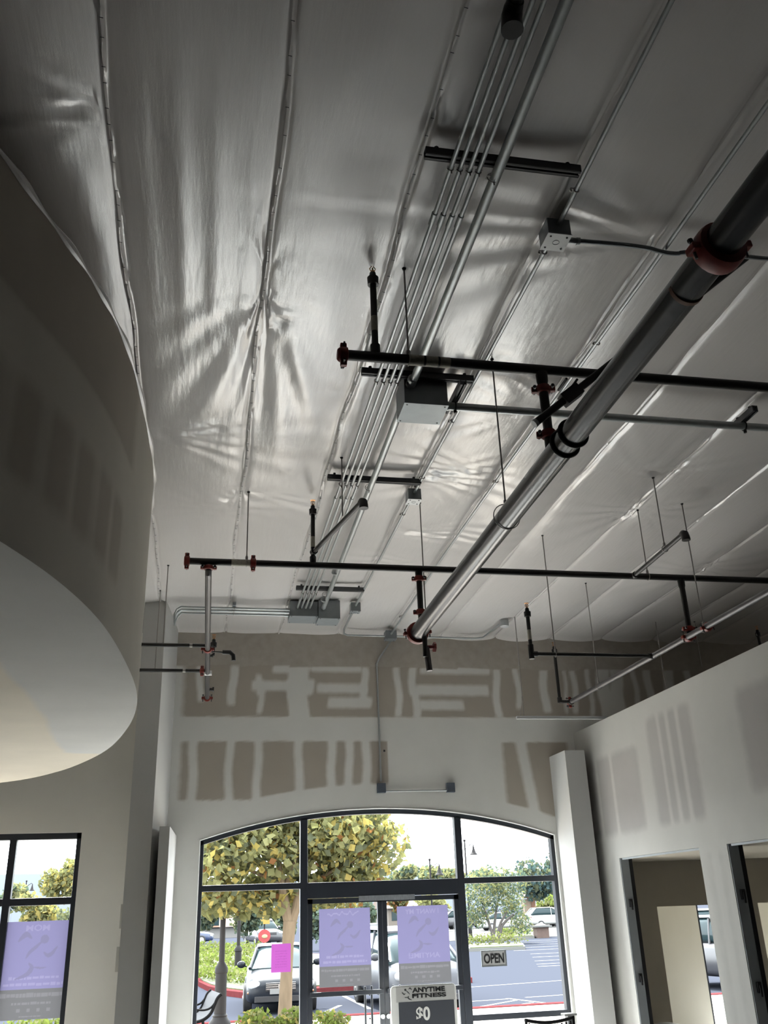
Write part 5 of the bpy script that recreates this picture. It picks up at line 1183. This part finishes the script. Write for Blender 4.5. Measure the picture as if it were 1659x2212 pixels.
        b = MB(); b.tube([(-.3, cab[0][0]+.1, cab[0][2]+.03), (.2, cab[0][0]+.22, cab[0][2]+.09)], .008, 6); b.tube([(.1, cab[0][0]+.1, cab[0][2]+.03), (.55, cab[0][0]+.22, cab[0][2]+.08)], .008, 6); parts.append(b.build('wiper', M['dark'], t))
    t.location = (x, y, z); t.rotation_euler = (0, 0, rot); return t
p = atZ(619, 2192, ZL); car('dark steel blue sedan parked facing the entrance behind the tree trunk', p[0], p[1]+2.3, -.06, 'carblue')
p = atZ(925, 2190, ZL); car('silver minivan parked facing the right door', p[0], p[1]+2.2, .05, 'carsilver', 'van')
p = atZ(572, 2046, ZL); car('far dark sport utility car beneath the round red sign', p[0], p[1]+2.3, .2, 'cardark', 'suv', detail=False)
far = (((400, 2042), 'carnavy', 'sedan', 'far navy car at the left jamb of the entrance window', 1.5), ((1018, 2007), 'cardark', 'suv', 'far dark car left of the grey leaved tree', 1.6), ((1098, 2010), 'carwhite', 'sedan', 'far white car behind the grey leaved tree', 1.6), ((1182, 2003), 'carsilver', 'sedan', 'far silver car right of the orange pillar', 1.5), ((1205, 2004), 'carwhite', 'suv', 'far white car at the right end of the entrance window', 1.6), ((812, 2062), 'carwhite', 'sedan', 'white car between the two door posters', .1))
for (px, py), c_, kd, lab, ro in far:
    p = atZ(px, py, ZL); car(lab, p[0], p[1]+1.5, ro, c_, kd, None, False)
p = atZ(1545, 2150, ZL); car('dark car seen through the office window', 14.2, 24.5, .2, 'cardark', 'suv'); car('white car behind the dark one in the office window', 20.5, 37, 1.5, 'carwhite', 'van', None, False)
# ------------------------------------------------------------------ signs, pillar, buildings
p = atZ(571, 2046, ZL); q = atY(571, 2022, p[1]-.6)
t = thing('round_sign', 'round red sign with pale yellow mark among the far cars', 'sign', (q[0], q[1], ZL))
MB().lathe(q, (0, -1, 0), [(0, .42), (.04, .42)], 28).build('disc', mat('red sign face', (0.179, 0.0141, 0.0141), .5), t)
b = MB(); b.sphere((q[0]+.02, q[1]-.05, q[2]-.02), (.2, .03, .13)); b.build('mark', mat('pale yellow sign mark', (0.211, 0.179, 0.094), .6), t)
b = MB(); b.tube([(q[0], q[1]+.04, ZL), (q[0], q[1]+.04, q[2]+1.3)], .05, 10); b.build('post', M['lamppost'], t)
b = MB(); b.box(q[0]-.35, q[0]+.35, q[1]-.04, q[1]+.1, q[2]+.75, q[2]+1.25); b.build('top_panel', mat('yellow sign panel', (0.197, 0.122, 0.0141), .6), t, smooth=False)
p = atZ(1170, 2026, ZL); yp = p[1]; h = atY(1168, 1999, yp)[2]
t = thing('brick_pillar', 'short brick pillar with pale cap on the far verge', 'pillar', (p[0], yp, ZL))
bm = mat('brown brick', (0.0611, 0.0399, 0.0329), .9, noise=.3, nscale=5); b = MB(); b.box(p[0]-.42, p[0]+.42, yp-.4, yp+.4, ZL, h-.1); b.build('shaft', bm, t, smooth=False)
b = MB(); b.prism([(p[0]-.6, yp-.58, h-.1), (p[0]+.6, yp-.58, h-.1), (p[0]+.6, yp+.58, h-.1), (p[0]-.6, yp+.58, h-.1)], (0, 0, .1)); b.lathe((p[0], yp, h), (0, 0, 1), [(0, .5), (.15, .1)], 4); b.build('cap', M['roadpale'], t, smooth=False)
yb = 108; a, c = atY(1138, 1940, yb), atY(1162, 2010, yb)
t = thing('monument_pillar', 'tall orange stucco pillar with pitched cap beside the dark tree', 'pillar', ((a[0]+c[0])/2, yb, ZL))
om = mat('orange stucco', (0.113, 0.0564, 0.0352), .85); pm = mat('pale peach stucco', (0.16, 0.122, 0.0893), .85)
MB().box(a[0]+.5, c[0], yb, yb+1.4, ZL, a[2]).build('shaft', om, t, smooth=False); MB().box(a[0]-.3, a[0]+.5, yb+.1, yb+1.4, ZL, a[2]-.1).build('shaft', pm, t, smooth=False)
MB().prism([(a[0]-.5, yb-.15, a[2]), (c[0]+.2, yb-.15, a[2]), ((a[0]+c[0])/2, yb-.15, a[2]+.8)], (0, 1.7, 0)).build('cap', om, t, smooth=False)
def building(label, x0, x1, y0, Y, wallm, roofm, y1=2012):
    a, c = atY(x0, y0, Y), atY(x1, y0, Y); h = a[2]
    t = thing('building', label, 'building', ((a[0]+c[0])/2, Y, ZL)); w = c[0]-a[0]
    MB().box(a[0], c[0], Y, Y+8, ZL, h-.8).build('walls', wallm, t, smooth=False)
    MB().prism([(a[0]-.5, Y-.6, h-.8), (a[0]-.5, Y+4, h+.3), (a[0]-.5, Y+8.6, h-.8)], (w+1, 0, 0)).build('roof', roofm, t, smooth=False)
    n = max(2, int(w/2.2))
    for i in range(n):
        x = a[0]+(i+.5)*w/n; MB().box(x-.5, x+.5, Y-.05, Y+.05, ZL+.9, ZL+2.2).build('window', M['carglass'], t, smooth=False)
building('far shop building with orange roof at the right end of the entrance window', 1182, 1232, 1957, 125, pm, om)
building('tan shop building behind the right door poster', 838, 905, 1945, 105, mat('tan stucco', (0.094, 0.0799, 0.0658), .9), mat('tan tile roof', (0.0799, 0.0517, 0.0376), .9))
building('pale shop building behind the island trees on the left', 430, 560, 1985, 100, mat('pale stucco', (0.122, 0.117, 0.113), .9), om)
p = atZ(1166, 2009, ZL); t = thing('patio_umbrella', 'small orange red umbrella in front of the far shop', 'umbrella', (p[0]+.4, p[1]+25, ZL))
q = atY(1166, 1973, p[1]+25); b = MB(); b.tube([(q[0], q[1], ZL), (q[0], q[1], q[2])], .04, 8); b.build('pole', M['lamppost'], t)
MB().lathe((q[0], q[1], q[2]-.35), (0, 0, 1), [(0, 1.1), (.02, 1.1), (.45, .05)], 8).build('canopy', mat('orange red canvas', (0.197, 0.0282, 0.0094), .7), t, smooth=False)
p = atZ(1097, 2027, ZL); t = thing('sign_board', 'small white standing sign board by the far verge', 'sign', (p[0], p[1], ZL)); h = atY(1097, 2006, p[1])[2]
MB().box(p[0]-.35, p[0]+.35, p[1]-.03, p[1]+.03, ZL+.25, h).build('panel', M['roadpale'], t, smooth=False)
for s in (-1, 1): MB().box(p[0]+s*.38-.03, p[0]+s*.38+.03, p[1]-.04, p[1]+.04, ZL, h+.05).build('leg', M['dark'], t, smooth=False)
MB().box(p[0]-.18, p[0]+.18, p[1]-.04, p[1]-.03, h-.45, h-.15).build('dark_square', M['strut'], t, smooth=False)
